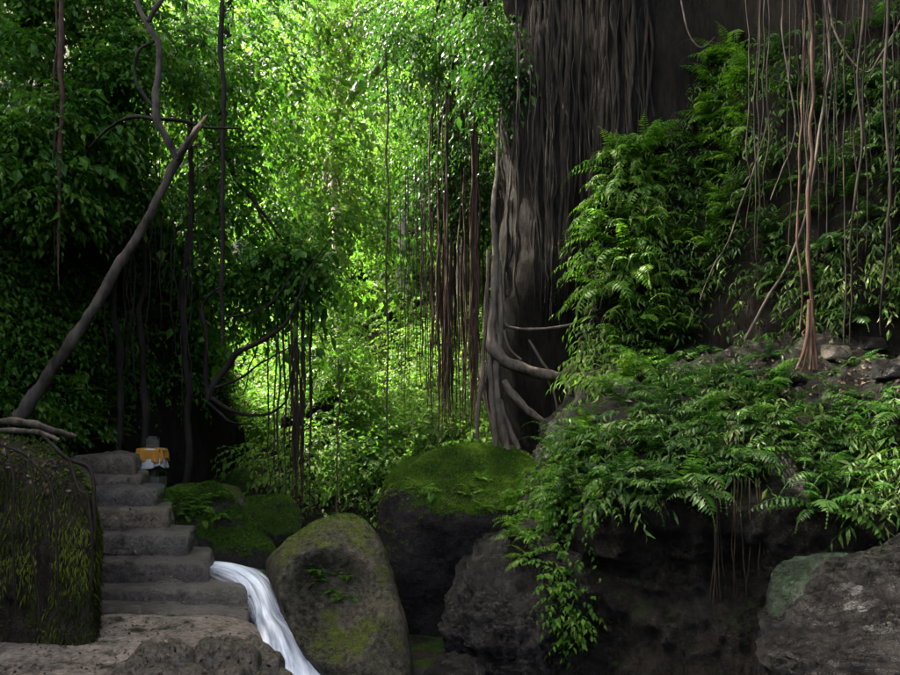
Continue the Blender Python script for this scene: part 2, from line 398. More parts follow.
# ------------------------------------------------------------------ cliffs
def cliff(name, path, top, side, seed, amp=0.3):
    """path in plan, 'side' = +1 if open air lies to the right of the walking direction; sheet from below ground, over the top, to far land"""
    pth = np.array(path, float); n = len(pth)
    seglen = np.linalg.norm(np.diff(pth[:, :2], axis=0), axis=1); s = np.concatenate([[0], np.cumsum(seglen)])
    tt = np.interp(np.concatenate([np.arange(0, s[-1], 0.16)]), s, np.arange(n)); pl = cr(pth, tt)
    tg = norm(np.gradient(pl[:, :2], axis=0)); nrm = np.stack([tg[:, 1], -tg[:, 0]], 1) * side
    tops = np.interp(tt, np.arange(n), top)
    hv = np.linspace(0, 1, 84); NV = 84 + 8
    g = np.zeros((len(pl), NV, 3))
    for j, h in enumerate(hv):
        zz = -1.5 + (tops + 1.5) * h
        back = -0.9 * h ** 3
        g[:, j, :2] = pl[:, :2] + nrm * np.array([back])[:, None]
        g[:, j, 2] = zz
    for j in range(8):
        dd = 0.9 + 0.5 * (j + 1) ** 1.9
        g[:, 84 + j, :2] = pl[:, :2] - nrm * dd; g[:, 84 + j, 2] = tops + 0.25 * (j + 1) ** 1.1
    q = g.reshape(-1, 3)
    d = amp * fbm(q * np.array([0.7, 0.7, 0.35]), 5, seed) + amp * 0.55 * ridged(q * np.array([1.6, 1.6, 0.22]), 4, seed + 3) * 0.6 + 0.03 * fbm(q * np.array([6, 6, 1.2]), 4, seed + 8)
    fade = np.concatenate([np.ones(84), np.linspace(1, 0.2, 8)])
    gn = np.zeros_like(g); gn[..., :2] = nrm[:, None]
    g = g + gn * (d.reshape(len(pl), NV) * fade)[..., None]
    return g

LP = [(-3.9, -14), (-4.3, 0), (-4.9, 3.5), (-5.35, 7.2), (-4.75, 9.5), (-4.0, 10.7), (-3.7, 12.2), (-4.3, 15), (-6.2, 19), (-10, 24), (-18, 30), (-30, 36)]
LT = [9, 7.5, 6.0, 5.6, 6.4, 6.2, 4.6, 4.2, 4.6, 6.5, 12, 14]
RP = [(30, 38), (18, 31), (10, 25), (5.2, 18.5), (2.7, 14.2), (1.3, 11.6), (0.78, 10.3), (1.2, 9.5), (1.72, 9.4), (1.80, 8.85), (2.15, 8.5), (2.75, 8.45), (3.25, 7.9), (3.75, 7.0), (4.15, 6), (4.4, 4), (4.6, 0), (4.3, -14)]
RT = [17, 15, 13, 12, 11.5, 11.5, 12, 12.5, 12.5, 12.5, 12.2, 12, 11.5, 11, 10.5, 10, 10, 10]
gl = cliff('left_cliff', LP, LT, 1, 21, 0.34)
gr = cliff('right_cliff', RP, RT, 1, 41, 0.30)
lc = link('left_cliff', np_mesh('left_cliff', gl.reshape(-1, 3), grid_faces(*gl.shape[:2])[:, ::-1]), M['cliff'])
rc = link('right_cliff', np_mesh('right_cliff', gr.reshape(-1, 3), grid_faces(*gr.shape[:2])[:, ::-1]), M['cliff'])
for c_ in (lc, rc): c_['kind'] = 'structure'

# right bank: profiles (py, D) per column, bottom to top
BK = {455: [(740, 7.0), (680, 7.2), (640, 7.8), (600, 8.5), (560, 9.2), (530, 9.8), (500, 10.6)],
      535: [(740, 5.9), (640, 6.05), (575, 6.3), (540, 6.8), (510, 7.4), (480, 8.3), (455, 9.4)],
      600: [(740, 5.3), (640, 5.5), (570, 5.65), (510, 5.6), (450, 6.2), (405, 7.1), (372, 8.9)],
      680: [(760, 4.9), (640, 5.15), (570, 5.3), (505, 5.3), (440, 5.9), (385, 7.0), (350, 8.7)],
      760: [(780, 4.7), (640, 5.0), (570, 5.15), (500, 5.15), (430, 5.7), (385, 6.6), (345, 7.9)],
      840: [(800, 4.2), (630, 4.7), (565, 4.95), (495, 5.05), (425, 5.6), (378, 6.3), (338, 7.2)],
      930: [(820, 3.9), (600, 4.5), (540, 4.9), (475, 4.8), (405, 5.4), (365, 5.9), (328, 6.6)],
      1060: [(840, 3.6), (600, 4.1), (540, 4.4), (475, 4.4), (405, 5.0), (365, 5.5), (328, 6.0)],
      1250: [(900, 3.2), (620, 3.5), (560, 3.7), (475, 3.8), (400, 4.3), (350, 4.8), (310, 5.2)]}
cols = sorted(BK); ctrl = np.array([[tuple(P(px, py, D)) for py, D in BK[px]] for px in cols])
NU, NVb = 320, 190
tv = np.linspace(0, 6, NVb); tu = np.linspace(0, len(cols) - 1, NU)
g1 = np.stack([cr(ctrl[i], tv) for i in range(len(cols))], 0)
gb = np.stack([cr(g1[:, j], tu) for j in range(NVb)], 1)
nb = grid_normals(gb)
if nb[NU // 2, NVb // 2, 1] > 0: nb = -nb
q = gb.reshape(-1, 3)
db = 0.14 * fbm(q * 1.3, 5, 61) + 0.13 * ridged(q * np.array([1.9, 1.9, 1.5]), 5, 66) * 0.6 + 0.05 * fbm(q * 6, 5, 70)
gb = gb + nb * db.reshape(NU, NVb, 1)
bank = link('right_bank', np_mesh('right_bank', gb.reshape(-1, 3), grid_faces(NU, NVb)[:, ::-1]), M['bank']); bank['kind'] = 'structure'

# ------------------------------------------------------------------ boulders
rocks = []
V = Vector
def sil_planes(px_pts, c, D):
    """planes through the eye that bound a stone's outline; c fixes which side is inside"""
    out = []
    for p1, p2 in zip(px_pts[:-1], px_pts[1:]):
        a_ = P(*p1, 1.0) - V((0, 0, CAMZ)); b_ = P(*p2, 1.0) - V((0, 0, CAMZ)); n = a_.cross(b_).normalized()
        q_ = P((p1[0] + p2[0]) / 2, (p1[1] + p2[1]) / 2, D)
        if n.dot(q_ - c) < 0: n = -n
        out.append((tuple(n), q_))
    return out
def boulder(name, label, cpx, outline, planes, mat, **kw):
    c = P(*cpx)
    pl = [(n, (P(*q) if isinstance(q, tuple) else q)) for n, q in planes] + sil_planes(outline, c, cpx[2])
    me = boulder_mesh(name, c, pl, **kw)
    o = link(name, me, mat, None, c); tag(o, label, 'boulder'); rocks.append(o); return o
big = boulder('boulder', 'largest boulder with a thick green moss cap and black overhung face', (462, 545, 8.5),
    [(385, 660), (374, 560), (372, 505), (390, 470), (428, 446), (470, 439), (520, 446), (552, 480), (556, 560), (550, 660)],
    [((0.02, -0.50, 0.86), (462, 478, 8.15)), ((0, -0.96, -0.28), (462, 508, 7.55)), ((-0.5, -0.75, 0.1), (388, 540, 7.9)), ((0, 1, 0.15), V((0.1, 9.7, 0.5))), ((0, 0, -1), V((0, 8.5, -0.9)))],
    M['mossy'], p=13, sub=6, amp=0.05, freq=1.5, seed=5)
olive = boulder('boulder', 'smooth olive boulder with a scooped hollow beside the waterfall', (335, 610, 6.5),
    [(325, 720), (306, 672), (278, 632), (252, 604), (246, 584), (292, 530), (322, 514), (352, 510), (384, 538), (399, 585), (414, 645), (414, 700)],
    [((0.1, -0.62, 0.78), (350, 545, 6.1)), ((0.55, -0.70, 0.45), (384, 590, 5.95)), ((-0.05, -0.995, 0.05), (330, 640, 5.5)), ((-0.6, -0.72, 0.35), (290, 590, 5.75)),
     ((0, 1, 0.1), V((-1, 7.2, 0))), ((0, 0, -1), V((-1, 6.3, -1.0)))],
    M['olive'], p=12, sub=6, amp=0.025, freq=1.4, seed=9, carve=[(P(328, 594, 5.66), 0.47), (P(352, 672, 5.2), 0.28)])
boulder('boulder', 'ferny mossy boulder sloping down to the stream next to the steps', (212, 535, 9.0),
    [(152, 590), (153, 520), (160, 492), (182, 485), (222, 489), (250, 515), (278, 548), (276, 590)],
    [((0.25, -0.62, 0.74), (215, 512, 8.5)), ((0.1, -0.97, -0.15), (215, 545, 8.1)), ((0, 1, 0.1), V((-3, 9.9, 0))), ((0, 0, -1), V((-3, 9, -0.3)))], M['mossy'], p=12, amp=0.06, freq=1.7, seed=14, ridge=0.03)
boulder('boulder', 'dark rounded mossy boulder behind the olive boulder, under hanging roots', (268, 530, 9.9),
    [(222, 560), (226, 505), (245, 497), (285, 497), (301, 510), (306, 560)],
    [((0.1, -0.45, 0.88), (262, 508, 9.6)), ((0.2, -0.97, 0.0), (268, 530, 9.2)), ((0, 1, 0.1), V((-2.5, 10.7, 0))), ((0, 0, -1), V((-2.6, 10, -0.3)))], M['mossy'], p=9, amp=0.05, freq=1.7, seed=18)
boulder('boulder', 'low flat stone with thin moss at the foot of the shrine', (212, 497, 10.0), [(180, 510), (186, 486), (215, 483), (241, 486), (246, 510)],
    [((0, -1, 0), (215, 495, 9.6)), ((0, -0.4, 0.9), (215, 486, 9.9)), ((0, 1, 0), V((-3, 10.6, 0))), ((0, 0, -1), V((-3, 10, 0.2)))], M['olive'], p=9, amp=0.03, freq=2, seed=22, sub=4)
boulder('boulder', 'black wet rock glistening below the fern bank, beside the largest boulder', (515, 640, 6.2), [(448, 720), (449, 625), (462, 572), (492, 535), (535, 518), (592, 560), (600, 720)],
    [((-0.35, -0.75, 0.55), (495, 570, 5.95)), ((-0.6, -0.79, 0.1), (465, 630, 5.95)), ((0, -0.97, 0.1), (520, 650, 5.5)), ((0, 1, 0.1), V((0.5, 7.1, 0))), ((0, 0, -1), V((0.5, 6, -1.0)))], M['wet'], p=9, amp=0.10, freq=2.1, seed=26, ridge=0.06, sub=6)
boulder('boulder', 'low brown rock lying in the shadow between the two largest boulders', (445, 695, 5.6), [(392, 760), (398, 690), (425, 672), (450, 656), (480, 665), (510, 730)],
    [((-0.3, -0.6, 0.74), (440, 670, 5.45)), ((0, -0.97, 0.1), (440, 690, 5.1)), ((0, 1, 0.1), V((0, 6.3, 0))), ((0, 0, -1), V((0.0, 6, -1.0)))], M['wet'], p=8, amp=0.07, freq=2.4, seed=28, sub=5)
boulder('boulder', 'cracked grey wet rock slab tilting under the right bank', (900, 680, 4.2), [(762, 760), (768, 640), (786, 592), (820, 572), (880, 545), (920, 520), (1050, 490)],
    [((-0.35, -0.70, 0.62), (840, 615, 3.95)), ((0, -0.97, 0.15), (860, 690, 3.6)), ((1, 0, 0), V((4.2, 4, 0))), ((0, 1, 0.1), V((2.6, 5.2, 0))), ((0, 0, -1), V((2.6, 4, -1.2)))], M['wet'], p=11, sub=6, amp=0.05, freq=1.8, seed=33, ridge=0.13)
boulder('boulder', 'dull green algae covered lump of rock on the right slab', (820, 582, 4.5), [(770, 620), (772, 568), (785, 552), (815, 553), (855, 545), (880, 560), (885, 620)],
    [((-0.3, -0.7, 0.6), (815, 572, 4.35)), ((0, -0.97, 0.15), (815, 590, 4.25)), ((0, 1, 0.1), V((2.3, 5.0, 0))), ((0, 0, -1), V((2.3, 4.5, 0.2)))], M['algae'], p=8, sub=5, amp=0.05, freq=2.2, seed=36)
wallr = boulder('boulder', 'upright rock wall streaked with hanging moss to the left of the steps', (10, 560, 5.7),
    [(99, 720), (98, 540), (96, 502), (84, 470), (55, 448), (0, 430), (-120, 420)],
    [((0.06, -0.99, 0.12), (45, 560, 5.05)), ((0.3, -0.75, 0.58), (55, 480, 5.12)), ((-1, 0, 0), V((-5.4, 6, 0))), ((0, 1, 0.1), V((-3.5, 6.6, 0))), ((0, 0, -1), V((-3.5, 6, -0.7)))], M['mosswall'], p=14, sub=6, amp=0.04, freq=2.4, seed=44)

# foreground ledge with embedded stones
lc0 = P(60, 735, 4.4)
ledge = empty('rock_ledge', lc0); tag(ledge, 'broad flat pinkish rock ledge with rounded stones set in its edge', 'rock ledge')
me = boulder_mesh('slab', lc0, [((0.03, -0.07, 1.0), P(90, 650, 4.9)), ((0.42, -0.45, 0.75), P(175, 652, 4.75)), ((0.93, 0.30, 0.25), P(268, 665, 5.0)), ((0, 1, 0.15), V((-2.5, 5.75, 0.2))),
     ((-1, 0, 0), V((-5.5, 4, 0))), ((0, -1, 0.2), V((-2.5, 2.4, 0.2))), ((0, 0, -1), V((-2, 4, -0.9)))], p=14, sub=6, amp=0.035, freq=1.6, seed=51)
link('slab', me, M['ledge'], ledge)
stones = [(150, 652, 4.72, .10), (180, 655, 4.72, .125), (213, 655, 4.80, .12), (242, 655, 4.95, .12), (268, 660, 5.12, .11), (136, 668, 4.58, .085), (162, 674, 4.54, .115), (196, 676, 4.58, .12), (228, 677, 4.70, .12), (256, 678, 4.9, .11), (280, 680, 5.05, .10),
          (148, 690, 4.42, .10), (182, 694, 4.44, .11), (214, 695, 4.55, .11), (244, 695, 4.7, .10), (118, 676, 4.45, .07), (230, 642, 5.05, .09), (258, 645, 5.2, .09)]
for i, (px, py, D, r) in enumerate(stones):
    c = P(px, py + 5, D + 0.015); rr = random.Random(i)
    pls = [(n, c + V(n) * r * rr.uniform(0.75, 1.35)) for n in [(1, 0, .2), (-1, .1, .1), (0, -1, .1), (.1, 1, 0), (0, 0, 1), (0, 0, -1), (.6, -.6, .5), (-.6, -.5, .6), (.5, .3, .8), (-.5, -.3, -.8)]]
    me = boulder_mesh('stone', c, pls, p=6, sub=5, amp=0.016, freq=3.2, seed=60 + i, detail=0.5)
    link('stone', me, M['cobble'], ledge, c - lc0)

# ------------------------------------------------------------------ stone steps
ST = [(612, 636, 253, 6.0), (590, 611, 249, 6.35), (562, 589, 210, 6.72), (535, 562, 192, 7.08), (510, 536, 166, 7.45), (489, 511, 157, 7.8), (475, 490, 140, 8.12), (455, 476, 134, 8.45)]
st0 = P(160, 636, 6.0)
stair = empty('stone_stairway', st0); tag(stair, 'flight of worn stone slab steps climbing to the little shrine', 'stairway')
for i, (yt, yb, xr, D) in enumerate(ST):
    a = P(60 if i < 6 else 70, yt, D); b_ = P(xr, yt, D); zb = P(xr, yb + 6, D).z
    c = V(((a.x + b_.x) / 2, D + 0.42, (a.z + zb) / 2))
    hw = (b_.x - a.x) / 2; hh = (a.z - zb) / 2
    tl = random.Random(i).uniform(-0.02, 0.02)
    pls = [((tl, -0.02, 1), c + V((0, 0, hh))), ((0, 0, -1), c - V((0, 0, hh + 0.05))), ((0, -0.985, 0.10), c - V((0, 0.42, 0))), ((0, 1, 0), c + V((0, 0.45, 0))),
           ((-1, 0, 0), c - V((hw, 0, 0))), ((0.95, 0.30, 0.08), c + V((hw, -0.42, 0))), ((0, -0.7, 0.72), c + V((0, -0.42 + 0.02, hh - 0.012))), ((0.7, 0.1, 0.7), c + V((hw - 0.03, -0.3, hh - 0.05)))]
    me = boulder_mesh('step', c, pls, p=18, sub=6 if i < 5 else 5, amp=0.030, freq=2.6, seed=80 + i, ridge=0.02)
    so = link('step', me, M['step'], stair, c - st0); rs_ = random.Random(i + 40)
    so.rotation_euler = (rs_.uniform(-.02, .02), rs_.uniform(-.015, .015), rs_.uniform(-.05, .03))

# ------------------------------------------------------------------ water
wm, nt, b = new_mat('silky_water')
tc = nt.nodes.new('ShaderNodeTexCoord')
at = nt.nodes.new('ShaderNodeAttribute'); at.attribute_name = 'flow'; 
v2 = mapping(nt, at.outputs['Vector'], (11, 1.3, 1)); n1 = noise(nt, v2, 1.0, 6, 0.6)
cw = ramp(nt, [(0.36, (0.34, 0.40, 0.44)), (0.62, (0.84, 0.87, 0.88))], n1.outputs[0]); nt.links.new(cw.outputs[0], b.inputs['Base Color'])
edge = nt.nodes.new('ShaderNodeSeparateXYZ'); nt.links.new(at.outputs['Vector'], edge.inputs[0])
e1 = math_n(nt, 'ABSOLUTE', math_n(nt, 'MULTIPLY', math_n(nt, 'SUBTRACT', edge.outputs[0], 0.5), 2.0))
al = math_n(nt, 'SUBTRACT', math_n(nt, 'ADD', n1.outputs[0], 0.55), math_n(nt, 'MULTIPLY', math_n(nt, 'POWER', e1, 1.7), 1.05))
alp = ramp(nt, [(0.2, 0.0), (0.6, 0.5), (1.1 / 1.1, 1.0)], al)
b.inputs['Base Color'].default_value = (0.78, 0.83, 0.86, 1); b.inputs['Roughness'].default_value = 0.5
nt.links.new(alp.outputs[0], b.inputs['Alpha'])
tr = nt.nodes.new('ShaderNodeBsdfTranslucent'); tr.inputs[0].default_value = (0.78, 0.83, 0.86, 1)
wmats = wm
wp = [(P(190, 568, 8.1), .44), (P(212, 569, 7.4), .44), (P(236, 575, 6.95), .42), (P(255, 588, 6.7), .34), (P(265, 606, 6.45), .30), (P(271, 622, 6.3), .33), (P(281, 636, 6.05), .44), (P(290, 658, 5.8), .58), (P(298, 682, 5.6), .66), (P(304, 715, 5.45), .72)]
t = np.linspace(0, len(wp) - 1, 120); c = cr([tuple(p) for p, w in wp], t); w = 1.3 * np.interp(t, np.arange(len(wp)), [w for p, w in wp])
tg = norm(np.gradient(c, axis=0)); sd = norm(np.cross(tg, np.array([0, 0, 1.0]))); up = np.cross(sd, tg)
u = np.linspace(-1, 1, 30)
gw = c[:, None] + sd[:, None] * (w[:, None] * 0.5 * u[None])[..., None] + up[:, None] * (0.07 * (1 - u ** 2))[None, :, None]
fl = np.stack([np.tile((u + 1) / 2, (120, 1)), np.tile(np.linspace(0, 3.5, 120)[:, None], (1, 30)), np.zeros((120, 30))], -1)
rip = vnoise(np.stack([fl[..., 0].ravel() * 7, fl[..., 1].ravel() * 0.9, 0 * fl[..., 0].ravel()], 1), 4).reshape(120, 30)
gw = gw + up[:, None] * (0.045 * rip)[..., None]
me = np_mesh('waterfall', gw.reshape(-1, 3), grid_faces(120, 30)); fa = me.attributes.new('flow', 'FLOAT_VECTOR', 'POINT'); fa.data.foreach_set('vector', fl.reshape(-1, 3).astype(np.float32).ravel())
o = link('waterfall', me, wm); o['kind'] = 'structure'
pm, nt, b = new_mat('dark_pool_water'); b.inputs['Base Color'].default_value = (0.02, 0.022, 0.018, 1); b.inputs['Roughness'].default_value = 0.06; b.inputs['IOR'].default_value = 1.33
tc = nt.nodes.new('ShaderNodeTexCoord'); n1 = noise(nt, tc.outputs['Object'], 5, 3, 0.5); bp = nt.nodes.new('ShaderNodeBump'); bp.inputs['Strength'].default_value = 0.15
nt.links.new(n1.outputs[0], bp.inputs['Height']); nt.links.new(bp.outputs[0], b.inputs['Normal'])
pg = np.stack(np.meshgrid(np.linspace(-2.2, 2.6, 20), np.linspace(2.6, 6.4, 20), indexing='ij'), -1).reshape(-1, 2)
o = link('stream_water', np_mesh('stream_water', np.concatenate([pg, np.full((len(pg), 1), -0.47)], 1), grid_faces(20, 20)), pm); o['kind'] = 'structure'

# ------------------------------------------------------------------ ray tools (anchor plants on what carries them)
def bvh_of(arrs):
    Vv, Ff, off = [], [], 0
    for v, f in arrs:
        Vv.extend(map(tuple, v)); Ff.extend([tuple(int(i) + off for i in q) for q in f]); off += len(v)
    return BVHTree.FromPolygons(Vv, Ff)

def obj_arr(o):
    me = o.data; v = np.zeros(len(me.vertices) * 3, np.float32); me.vertices.foreach_get('co', v)
    v = v.reshape(-1, 3) + np.array(o.location, np.float32); return v, [tuple(p.vertices) for p in me.polygons]

BV = bvh_of([(ground_pts, ground_f), (gl.reshape(-1, 3), grid_faces(*gl.shape[:2])), (gr.reshape(-1, 3), grid_faces(*gr.shape[:2])), (gb.reshape(-1, 3), grid_faces(NU, NVb))] + [obj_arr(r) for r in rocks])
CAM = V((0, 0, CAMZ))
def hit(px, py):
    d = (P(px, py, 1.0) - CAM).normalized()
    loc, n, i, dist = BV.ray_cast(CAM, d, 60)
    if loc is None: return None, None
    if n.dot(d) > 0: n = -n
    return loc, n

def in_poly(x, y, poly):
    c = False; j = len(poly) - 1
    for i in range(len(poly)):
        xi, yi = poly[i]; xj, yj = poly[j]
        if (yi > y) != (yj > y) and x < (xj - xi) * (y - yi) / (yj - yi) + xi: c = not c
        j = i
    return c

def poly_points(poly, n, mind=0, rr=random):
    xs = [p[0] for p in poly]; ys = [p[1] for p in poly]; out = []; tries = 0
    while len(out) < n and tries < n * 60:
        tries += 1
        x = rr.uniform(min(xs), max(xs)); y = rr.uniform(min(ys), max(ys))
        if not in_poly(x, y, poly): continue
        if mind and any((x - a) ** 2 + (y - b) ** 2 < mind * mind for a, b in out): continue
        out.append((x, y))
    return out

# ------------------------------------------------------------------ shrine
def simple_mat(name, col, rough=0.8, wr=40, amt=0.25):
    m, nt, b = new_mat(name); tc = nt.nodes.new('ShaderNodeTexCoord'); n = noise(nt, tc.outputs['Object'], wr, 5, 0.6)
    r = ramp(nt, [(0.3, tuple(c * (1 - amt) for c in col)), (0.7, col)], n.outputs[0]); nt.links.new(r.outputs[0], b.inputs['Base Color']); b.inputs['Roughness'].default_value = rough
    bp = nt.nodes.new('ShaderNodeBump'); bp.inputs['Strength'].default_value = 0.2; bp.inputs['Distance'].default_value = 0.01
    nt.links.new(n.outputs[0], bp.inputs['Height']); nt.links.new(bp.outputs[0], b.inputs['Normal']); return m
M['yellow'] = simple_mat('yellow_cloth', (0.46, 0.20, 0.014)); M['white'] = simple_mat('white_cloth', (0.50, 0.50, 0.46))
M['shrinestone'] = rock_mat('shrine_stone', (0.06, 0.06, 0.045), (0.19, 0.19, 0.14), moss=0.2, rough=0.9, scale=6)

def box_np(cx, cy, cz, sx, sy, sz):
    v = np.array([[x, y, z] for x in (-1, 1) for y in (-1, 1) for z in (-1, 1)]) * np.array([sx, sy, sz]) / 2 + np.array([cx, cy, cz])
    f = np.array([[0, 1, 3, 2], [4, 6, 7, 5], [0, 4, 5, 1], [2, 3, 7, 6], [0, 2, 6, 4], [1, 5, 7, 3]]); return v, f
def boxes(name, lst, mat, parent, bev=0.008):
    V_, F_, off = [], [], 0
    for a in lst:
        v, f = box_np(*a); V_.append(v); F_.append(f + off); off += len(v)
    o = link(name, np_mesh(name, np.concatenate(V_), np.concatenate(F_), False), mat, parent)
    b = o.modifiers.new('bevel', 'BEVEL'); b.width = bev; b.segments = 2; return o

D_S = 9.15; s0 = P(152, 483, D_S)
shrine = empty('shrine', s0); tag(shrine, 'small stone shrine wrapped in yellow and white cloth at the top of the steps', 'shrine')
shrine.scale = (0.85, 0.85, 0.85)
u_ = D_S / F                         # metres per photo pixel there
zt = 38 * u_
boxes('pedestal', [(0, 0, 0.03, .34, .30, .14), (0, 0, 0.14, .16, .16, .30)], M['shrinestone'], shrine)
boxes('altar_box', [(0, 0, zt - .14, .30, .24, .24), (0, 0, zt - .005, .36, .30, .03)], M['shrinestone'], shrine)
boxes('back_slab', [(-0.03, 0.10, zt + .09, .20, .05, .20), (-0.03, .10, zt + .20, .13, .05, .05)], M['shrinestone'], shrine)
def drape(name, top, drop, hw, hd, mat, seed, slant=0.0, off=0.0):
    """cloth wrapped round the box: a skirt with folds hanging from a rounded rectangle, closed on top"""
    na, nz = 120, 16
    a = np.linspace(0, 2 * np.pi, na, endpoint=False)
    ca, sa = np.cos(a), np.sin(a); e = 0.45
    rx = hw * np.sign(ca) * np.abs(ca) ** e; ry = hd * np.sign(sa) * np.abs(sa) ** e
    V_ = []
    for j in range(nz):
        t = j / (nz - 1)
        fold = 1 + off + (0.02 + 0.10 * t) * (np.sin(a * 9 + seed + 2.2 * t) * 0.6 + 0.5 * np.sin(a * 17 + 2 * seed - 1.6 * t)) + 0.10 * t
        dz = top - t * (drop + 0.03 * np.sin(a * 3 + seed) + slant * np.cos(a)) + 0.012 * np.sin(4 * a + seed) * (1 - t)
        V_.append(np.stack([rx * fold, ry * fold, dz], 1))
    V_ = np.concatenate(V_); idx = np.arange(na * nz).reshape(nz, na)
    f = np.stack([idx[:-1], idx[1:], np.roll(idx[1:], -1, 1), np.roll(idx[:-1], -1, 1)], -1).reshape(-1, 4)
    V_ = np.concatenate([V_, V_[:na] * np.array([0.5, 0.5, 1]) + np.array([0, 0, 0.012]), [[0, 0, top + 0.015]]])
    i2 = na * nz + np.arange(na)
    f = np.concatenate([f, np.stack([idx[0], np.roll(idx[0], -1), np.roll(i2, -1), i2], -1), np.stack([i2, np.roll(i2, -1), np.full(na, na * nz + na), np.full(na, na * nz + na)], -1)[:, :4]])
    me = bpy.data.meshes.new(name); me.from_pydata([tuple(x) for x in V_], [], [tuple(dict.fromkeys(map(int, q))) for q in f]); me.update()
    for p_ in me.polygons: p_.use_smooth = True
    o = link(name, me, mat, shrine); s = o.modifiers.new('thickness', 'SOLIDIFY'); s.thickness = 0.004; return o
drape('white_cloth', zt + .012, .285, .185, .150, M['white'], 1.3, -0.03, 0.0)
drape('yellow_cloth', zt + .024, .205, .188, .154, M['yellow'], 4.1, -0.045, 0.07)

# ------------------------------------------------------------------ fig roots on the right column
DR = 8.95
f0 = P(506, 447, DR)
fig = empty('fig_roots', f0); tag(fig, 'web of grey brown fig roots gripping the dark rock column', 'tree roots')
def pxpath(lst, D=None): return [P(*(q if len(q) == 3 else (*q, D))) for q in lst]
for pth, rad in [
    ([(500, 40, 10.6), (499, 110, 10.0), (497, 170, 9.3), (494, 215), (497, 260), (493, 310), (493, 342), (503, 360), (530, 371), (556, 376), (574, 371), (584, 380), (592, 394), (600, 412)], [.02, .02, .025, .035, .045, .06, .08, .072, .07, .066, .06, .045, .03]),
    ([(499, 260), (500, 330), (495, 370), (497, 400), (502, 425), (507, 450)], [.025, .04, .05, .048, .045, .05]),
    ([(490, 330), (489, 370), (493, 410), (496, 447)], [.03, .035, .035, .04]),
    ([(500, 400), (509, 425), (517, 449)], [.03, .035, .035]),
    ([(505, 380), (513, 394), (530, 412), (546, 425), (553, 438), (549, 450)], [.035, .05, .052, .045, .042, .04]),
    ([(501, 320), (510, 327), (534, 329), (566, 326), (585, 318)], [.02, .018, .02, .016, .01]),
    ([(572, 372), (582, 352), (579, 340), (588, 334), (597, 330), (600, 300)], [.03, .022, .02, .018, .016]),
    ([(598, 325), (596, 345), (602, 362), (607, 374), (618, 379), (632, 377)], [.02, .024, .025, .022, .02, .012]),
    ([(528, 340), (536, 352), (546, 368), (552, 376)], [.014, .016, .018, .016]),
    ([(562, 380), (572, 394), (583, 402), (586, 416)], [.02, .024, .022, .016]),
    ([(505, 330), (510, 348), (522, 360)], [.02, .016, .016]),
    ([(545, 376), (553, 392), (556, 410), (550, 428)], [.012, .014, .012, .01]),
    ([(488, 250), (486, 320), (480, 390), (478, 440)], [.02, .025, .03, .03])]:
    tube('root', pxpath(pth, DR), rad, M['figroot'], fig, sides=9, seg=len(pth) * 8, jit=0.02, seed=int(pth[0][0]))

def hugging(px, y0, y1, off, rr, n=14):
    pts = []
    dx = 0
    for k in range(n):
        dx += rr.uniform(-3, 3); y = y0 + (y1 - y0) * k / (n - 1); loc, nr = hit(px + dx, y)
        if loc is not None and 7.5 < loc.y < 11.2: pts.append(loc + V((0, -off, 0)))
    return pts
RH = random.Random(21)
mat_e = empty('root_mat', P(570, 320, 9.0)); tag(mat_e, 'matted dark roots running down the face of the rock column', 'tree roots')
for i in range(64):
    px = RH.uniform(512, 652) if i < 52 else RH.gauss(590, 10); pts = hugging(px, -70, RH.uniform(180, 345), 0.01, RH)
    if len(pts) > 5:
        r_ = RH.uniform(.012, .04) if i < 52 else RH.uniform(.03, .06); tube('root', pts, [r_, r_, r_ * .8, r_ * .6, .006], M['matroot'], mat_e, seg=50, sides=6, jit=0.03, seed=i)
# ------------------------------------------------------------------ leaning dead trunk and other wood
lt0 = P(18, 412, 6.9)
lean = empty('leaning_trunk', lt0); tag(lean, 'bare leaning tree trunk with a broken splintered top', 'tree trunk')
ltr = tube('trunk', pxpath([(18, 418, 6.9), (42, 384, 6.9), (72, 340, 6.9), (104, 292, 6.95), (135, 240, 7), (160, 192, 7.05), (178, 158, 7.1), (190, 138, 7.1)], 0), [.07, .06, .052, .046, .042, .04, .039, .032], M['bark'], lean, seg=90, sides=10, jit=0.022, seed=3)
tube('broken_stub', pxpath([(186, 146, 7.1), (197, 130, 7.08), (208, 115, 7.05)], 0), [.045, .032, .006], M['wood'], lean, sides=6, jit=0.02, seed=4).parent = ltr
tube('broken_stub', pxpath([(180, 155, 7.05), (190, 139, 7.02), (199, 126, 7.0)], 0), [.03, .022, .004], M['bark'], lean, sides=6, jit=0.02, seed=5).parent = ltr
br = tube('branch', pxpath([(177, 160, 7.1), (166, 140, 7.05), (156, 122, 7.0), (154, 100, 7.0), (157, 70, 7.05), (160, 45, 7.1), (150, 28, 7.1), (140, 10, 7.15), (136, -15, 7.2)], 0), [.04, .034, .036, .032, .030, .030, .028, .026, .024], M['bark'], lean, seg=60, sides=8, jit=0.02, seed=6)
tube('branch', pxpath([(148, 22, 7.1), (158, 4, 7.1), (172, -12, 7.1)], 0), [.022, .02, .016], M['bark'], lean, jit=0.02)
tube('branch', pxpath([(155, 108, 7.0), (140, 90, 7.0), (134, 68, 7.0), (140, 50, 7.0), (154, 42, 7.05)], 0), [.014, .016, .015, .014, .012], M['darkbark'], lean, jit=0.02)
tube('branch', pxpath([(158, 120, 7.0), (140, 117, 7.05), (122, 121, 7.1), (105, 133, 7.2), (90, 148, 7.3)], 0), [.022, .02, .018, .014, .008], M['darkbark'], lean, jit=0.02)
tube('branch', pxpath([(158, 119, 7.0), (180, 120, 7.1), (205, 127, 7.3), (240, 128, 7.6)], 0), [.02, .02, .016, .008], M['darkbark'], lean, jit=0.02)

